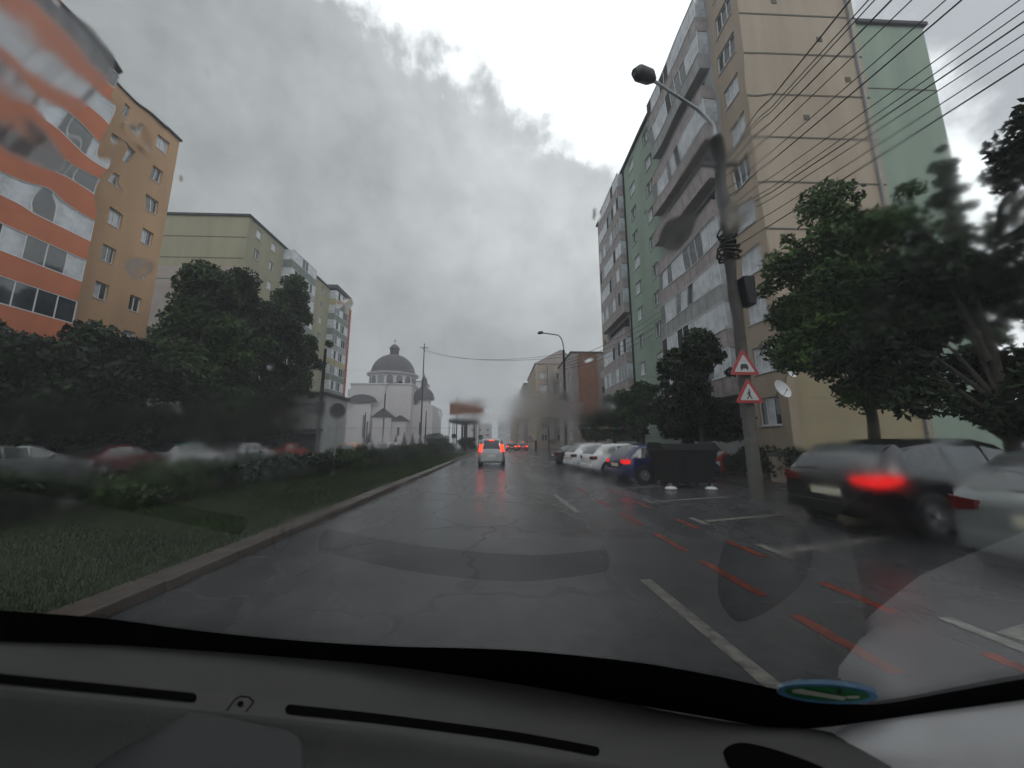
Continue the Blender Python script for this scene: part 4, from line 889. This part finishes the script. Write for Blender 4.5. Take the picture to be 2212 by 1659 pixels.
slot('defroster_vent', [(-600, 1402), (-300, 1430), (0, 1464), (150, 1479), (290, 1493), (415, 1506)], 9.5)
slot('defroster_vent', [(628, 1532), (800, 1550), (960, 1570), (1106, 1590), (1200, 1606), (1284, 1622)], 10.5)
patch([(1561, 1625), (1572, 1612), (1600, 1604), (1640, 1610), (1700, 1627), (1781, 1659), (1840, 1700), (1850, 1740), (1780, 1760), (1650, 1720), (1580, 1665)], 'speaker_grille', M['slot'], .006)
patch([(520+7*math.cos(a), 1519+5*math.sin(a)) for a in [2*PI*i/12 for i in range(12)]], 'light_sensor', M['slot'], .006)
mb = MB(); mb.tube([on_d(x, y, .002) for x, y in ((490, 1534), (508, 1510), (520, 1504), (538, 1506), (548, 1516), (532, 1536))], .0008, 5); cpart(mb, 'sensor_trim', M['frit'], DASH)
# raised hood of the centre display
HO = [(130, 1760), (140, 1640), (205, 1600), (275, 1556), (345, 1538), (430, 1535), (590, 1566), (640, 1578), (660, 1600), (662, 1650), (655, 1760)]
mb = MB(); base = on_d(430, 1545); rings = []
HO = dense_(HO+[HO[0]], 5)[:-1]; n = len(HO)
def hood_pt(x, y, dz_): d = ray(x, y); return EYE+d*((base.z+.002-1.5)/d.z)+Vector((0, 0, dz_))
tp = [hood_pt(x, y, 0) for x, y in HO]; cc = sum(tp, Vector())/n
for k_, (ins, dz_) in enumerate(((.08, .0), (.04, -.002), (.015, -.006), (.003, -.013), (0, -.024), (0, -.12))): rings.append([p.lerp(cc, ins)+Vector((0, 0, dz_)) for p in tp])
mb.add([p for r in rings for p in r], [tuple(range(n))]+[(k_*n+i, (k_+1)*n+i, (k_+1)*n+(i+1) % n, k_*n+(i+1) % n) for k_ in range(len(rings)-1) for i in range(n)])
cpart(mb, 'display_hood', M['dashlow'], smooth=True)
# pillar trim
A1 = [(1800, 1582), (1840, 1564), (2040, 1535), (2212, 1512), (2500, 1470)]; B1 = [(1885, 1659), (1960, 1720), (2150, 1760), (2330, 1760), (2650, 1760)]
mb = MB(); vs = []
for a, b in zip(A1, B1):
    p = on_w(*a, .012); q0 = EYE+ray(*b)*(p-EYE).length*.86
    for j in range(6): s_ = j/5; v = p.lerp(q0, s_); v += Vector((-.02, -.01, .012))*math.sin(PI*min(1, s_*1.2))*.8; vs.append(v)
mb.add(vs, [(i*6+j, i*6+j+1, (i+1)*6+j+1, (i+1)*6+j) for i in range(4) for j in range(5)]); cpart(mb, 'pillar_trim', M['pillar'], smooth=True)
# dark cabin behind and below
mb = MB(); mb.box(-1.3, .9, -1.2, .45, .25, .3); mb.box(-1.35, -1.3, -1.2, .6, .25, 1.1); mb.box(.9, .95, -1.2, .3, .25, 1.1); cpart(mb, 'cabin_floor', M['frit'])
mb = MB(); mb.box(-1.35, .95, -1.9, -.15, 2.12, 2.16); mb.box(-1.35, .95, -1.95, -1.9, .3, 2.12); cpart(mb, 'roof_lining', M['pillar'])
# sticker
c0 = on_w(1787, 1499, .006); e = .01
def wn(x, y): return Vector((-(wz(x+e, y)-wz(x-e, y))/(2*e), -(wz(x, y+e)-wz(x, y-e))/(2*e), 1)).normalized()
nrm = wn(c0.x, c0.y); tx = Vector((1, 0, 0))-nrm*nrm.x; tx.normalize(); ty = nrm.cross(tx)
def pxr(x, y, off=.006):   # pixel ellipse on the glass
    return on_w(x, y, off)
def ell(rx, ry, cx=1787, cy=1499, n=28, sk=.06, off=.006): return [pxr(cx+rx*math.cos(a), cy+ry*math.sin(a)+sk*rx*math.cos(a), off) for a in [2*PI*i/n for i in range(n)]]
M['stblue'] = mat('sticker_blue', (.10, .25, .42), .5, .2, 40); M['stgreen'] = mat('sticker_green', (.015, .16, .05), .5, .2); M['stwhite'] = mat('sticker_white', (.5, .5, .42), .5, .1)
def poly(pts, name, m, parent): return cpart(MB().add(pts, [tuple(range(len(pts)))]), name, m, parent)
st = poly(ell(110, 21), 'toll_sticker', M['stblue'], None) if False else cpart(MB().add(ell(110, 21), [tuple(range(28))]), 'sticker', M['stblue'])
cpart(MB().add(ell(92, 15, off=.010), [tuple(range(28))]), 'sticker_field', M['stgreen'], st)
cpart(MB().add([pxr(1712, 1490, .014), pxr(1728, 1488, .014), pxr(1830, 1506, .014), pxr(1822, 1513, .014), pxr(1712, 1496, .014)], [(0, 1, 2, 3, 4)]), 'sticker_bar', M['stwhite'], st)
cpart(MB().add([pxr(1828, 1503, .014), pxr(1858, 1503, .014), pxr(1855, 1509, .014), pxr(1832, 1509, .014)], [(0, 1, 2, 3)]), 'sticker_bar', M['stwhite'], st)
cpart(MB().add([pxr(1810, 1490, .014), pxr(1820, 1490, .014), pxr(1816, 1500, .014), pxr(1806, 1498, .014)], [(0, 1, 2, 3)]), 'sticker_mark', M['ink'], st)

# rain water on the outside of the glass
def water(rough=0.0):
    m = bpy.data.materials.new('rain_water'); m.use_nodes = True; t = m.node_tree; t.nodes.clear(); o = nn(t, 'ShaderNodeOutputMaterial')
    g = nn(t, 'ShaderNodeBsdfGlass', i_Roughness=rough, i_IOR=1.33); t.links.new(g.outputs[0], o.inputs[0]); return m
M['water'] = water(); M['watersoft'] = water(.10)
def drop(mb, x, y, rx, ry, hgt, ang=0, n=20, m=8):
    c = on_w(x, y, -.004); nr = wn(c.x, c.y); d = ray(x, y); dist = (c-EYE).length
    a = (RT-nr*RT.dot(nr)).normalized(); b = nr.cross(a); kx = dist/765
    # keep the drop's size on the glass, stretched along the fall line
    sy = 1/max(.35, abs(d.dot(nr)))
    ca, sa = math.cos(ang), math.sin(ang); k0 = len(mb.v); ph = NR.uniform(0, 6.28)
    vs = []
    for j in range(m+1):
        q = j/m
        for i in range(n):
            an = 2*PI*i/n; wob = 1+.12*math.sin(3*an+ph)+.07*math.sin(5*an+ph*2)
            u = rx*kx*q*wob*math.cos(an); v = ry*kx*q*wob*math.sin(an); u, v = u*ca-v*sa, u*sa+v*ca
            vs.append(c+a*u+b*v*sy+nr*((.30 if rx > 18 else .35)*hgt*(1-q*q)**(2 if rx > 18 else 1)))
    fs = [(j*n+i, (j+1)*n+i, (j+1)*n+(i+1) % n, j*n+(i+1) % n) for j in range(m) for i in range(n)]
    nb = len(vs); vs += [v.copy() for v in vs[m*n:(m+1)*n]]+[c]; fs += [(nb+i, nb+n, nb+(i+1) % n) for i in range(n)]
    mb.add(vs, fs)
mb = MB()
big = [(58, 82, 62, 60, .0022), (14, 235, 34, 55, .002), (302, 293, 13, 14, .0010), (1170, 128, 10, 16, .001), (1288, 464, 7, 12, .0008), (1462, 505, 32, 34, .0020), (600, 800, 16, 24, .0012),
       (560, 868, 8, 10, .0008), (300, 578, 22, 12, .0010), (745, 660, 18, 10, .0010), (1270, 772, 12, 10, .001), (1590, 470, 24, 30, .0012), (2190, 455, 14, 26, .0012)]
soft = MB()
for x, y, rx, ry, h in big: drop(soft if rx > 18 else mb, x, y, rx, ry, h, NR.uniform(-.4, .4))
for i in range(26):
    x, y = NR.uniform(-20, 2230), NR.uniform(0, 1250); r = NR.uniform(1.5, 5); drop(mb, x, y, r, r*NR.uniform(.8, 1.8), .0005, 0, 10, 3)
o = mb.build('raindrops', M['water'], None, True); tag(o, 'raindrops and smears of water on the windscreen glass', 'raindrops', kind='stuff')
o = soft.build('large_raindrops', M['watersoft'], None, True); tag(o, 'large blurred drops and runs of water on the windscreen glass', 'raindrops', kind='stuff')
# thin uneven films left by the wiper
def film(mb, x0, x1, y0, y1, amp, fx, fy, nx=60, ny=30, seed=0, soft=.25):
    top = []; bot = []; r = random.Random(seed); ph = [r.uniform(0, 6.28) for _ in range(8)]
    for j in range(ny+1):
        for i in range(nx+1):
            u, v = i/nx, j/ny; x = x0+(x1-x0)*u; y = y0+(y1-y0)*v
            m_ = smooth(min(u, 1-u)/soft)*smooth(min(v, 1-v)/soft)
            hh = amp*(.55+.3*math.sin(fx*u*6.28+ph[0]+1.5*math.sin(v*fy*3+ph[1]))+.25*math.sin(fy*v*6.28+ph[2]+1.2*math.sin(u*fx*4+ph[3]))+.12*math.sin(fx*2.3*u*6.28+fy*1.7*v*6.28+ph[4]))
            p = on_w(x, y, -.0035); nr = wn(p.x, p.y); bot.append(p); top.append(p+nr*(.00006+.4*m_*max(0, hh)))
    n = (nx+1)*(ny+1); fs = []
    for j in range(ny):
        for i in range(nx):
            a = j*(nx+1)+i; fs += [(a, a+nx+1, a+nx+2, a+1), (n+a, n+a+1, n+a+nx+2, n+a+nx+1)]
    mb.add(top+bot, fs)
mb = MB(); film(mb, -60, 360, 60, 460, .0020, 1.6, 2.2, 40, 50, 3); film(mb, 1380, 1660, 60, 760, .0010, 1.5, 3, 30, 60, 5)
pass
o = mb.build('water_film', M['water'], None, True); tag(o, 'wavy clear film of rain water on the windscreen', 'water film', kind='stuff')

# greasy wet smears: thin water slabs whose roughness comes and goes in streaks
def smearmat(name, rough, horiz, lo, hi):
    m = bpy.data.materials.new(name); m.use_nodes = True; t = m.node_tree; t.nodes.clear(); o = nn(t, 'ShaderNodeOutputMaterial')
    tcn = nn(t, 'ShaderNodeTexCoord'); mp = nn(t, 'ShaderNodeMapping'); mp.inputs['Scale'].default_value = (1, 7, 7) if horiz else (4, 4, 4); t.links.new(tcn.outputs['Object'], mp.inputs[0])
    f = noise(t, mp.outputs[0], 5, 5, .55); r = nn(t, 'ShaderNodeMapRange', interpolation_type='SMOOTHSTEP', i_1=lo, i_2=hi); t.links.new(f, r.inputs[0])
    ff = nn(t, 'ShaderNodeAttribute', attribute_name='edge'); k_ = mth(t, 'MULTIPLY', r.outputs[0], ff.outputs['Fac'])
    gl = nn(t, 'ShaderNodeBsdfGlass', i_IOR=1.10); t.links.new(mth(t, 'MULTIPLY', k_, rough), gl.inputs['Roughness'])
    t.links.new(gl.outputs[0], o.inputs[0]); return m
def smear(name, x0, x1, y0, y1, m, label, off=-.006, soft=.25, nx=40, ny=16):
    vs = []; tp = []; ed = []
    for j in range(ny+1):
        for i in range(nx+1):
            u, v = i/nx, j/ny; p = on_w(x0+(x1-x0)*u, y0+(y1-y0)*v, off); vs.append(p); tp.append(p+wn(p.x, p.y)*.0004); ed.append(smooth(min(u, 1-u)/soft)*smooth(min(v, 1-v)/soft))
    n = len(vs); fs = []
    for j in range(ny):
        for i in range(nx): a = j*(nx+1)+i; fs += [(a, a+nx+1, a+nx+2, a+1), (n+a, n+a+1, n+a+nx+2, n+a+nx+1)]
    o = MB().add(vs+tp, fs).build(name, m, None, True); at = o.data.attributes.new('edge', 'FLOAT', 'POINT'); at.data.foreach_set('value', ed+ed); tag(o, label, 'water smear', kind='stuff')
sC = smearmat('smear_heavy', .34, True, .25, .50)
smear('water_smear', 840, 1460, 815, 945, sC, 'blurry horizontal smear of water left by the wiper across the end of the street', -.009, .45)
sA = smearmat('smear_wet', .17, True, .30, .60); sB = smearmat('smear_faint', .13, True, .35, .60)
smear('water_smear', 640, 1500, 925, 1080, sB, 'faint wet smear in the middle of the windscreen above the road')
smear('water_smear', -200, 900, 800, 1200, sA, 'broad wet smear over the hedge and lawn on the left of the windscreen')
smear('water_smear', 1560, 2400, 880, 1300, sA, 'broad wet smear over the parked cars on the right of the windscreen')
smear('water_smear', 1380, 1720, 180, 780, sB, 'faint smear in front of the concrete pole', -.009)
smear('water_smear', 1740, 2400, 150, 860, sB, 'faint smear in front of the large trees')

# ---------------------------------------------------------------- wet air
hz = MB().box(-900.5, 900.5, -300.5, 1500.5, -1.0, 60).build('haze', None)
hz.data.materials.clear(); hm = bpy.data.materials.new('rain_haze'); hm.use_nodes = True; t = hm.node_tree; t.nodes.clear()
o = nn(t, 'ShaderNodeOutputMaterial'); v = nn(t, 'ShaderNodeVolumePrincipled'); v.inputs['Color'].default_value = (.93, .95, .98, 1); v.inputs['Density'].default_value = .0017
t.links.new(v.outputs[0], o.inputs['Volume']); hz.data.materials.append(hm); tag(hz, 'thin grey rain haze filling the street', 'haze', kind='stuff')
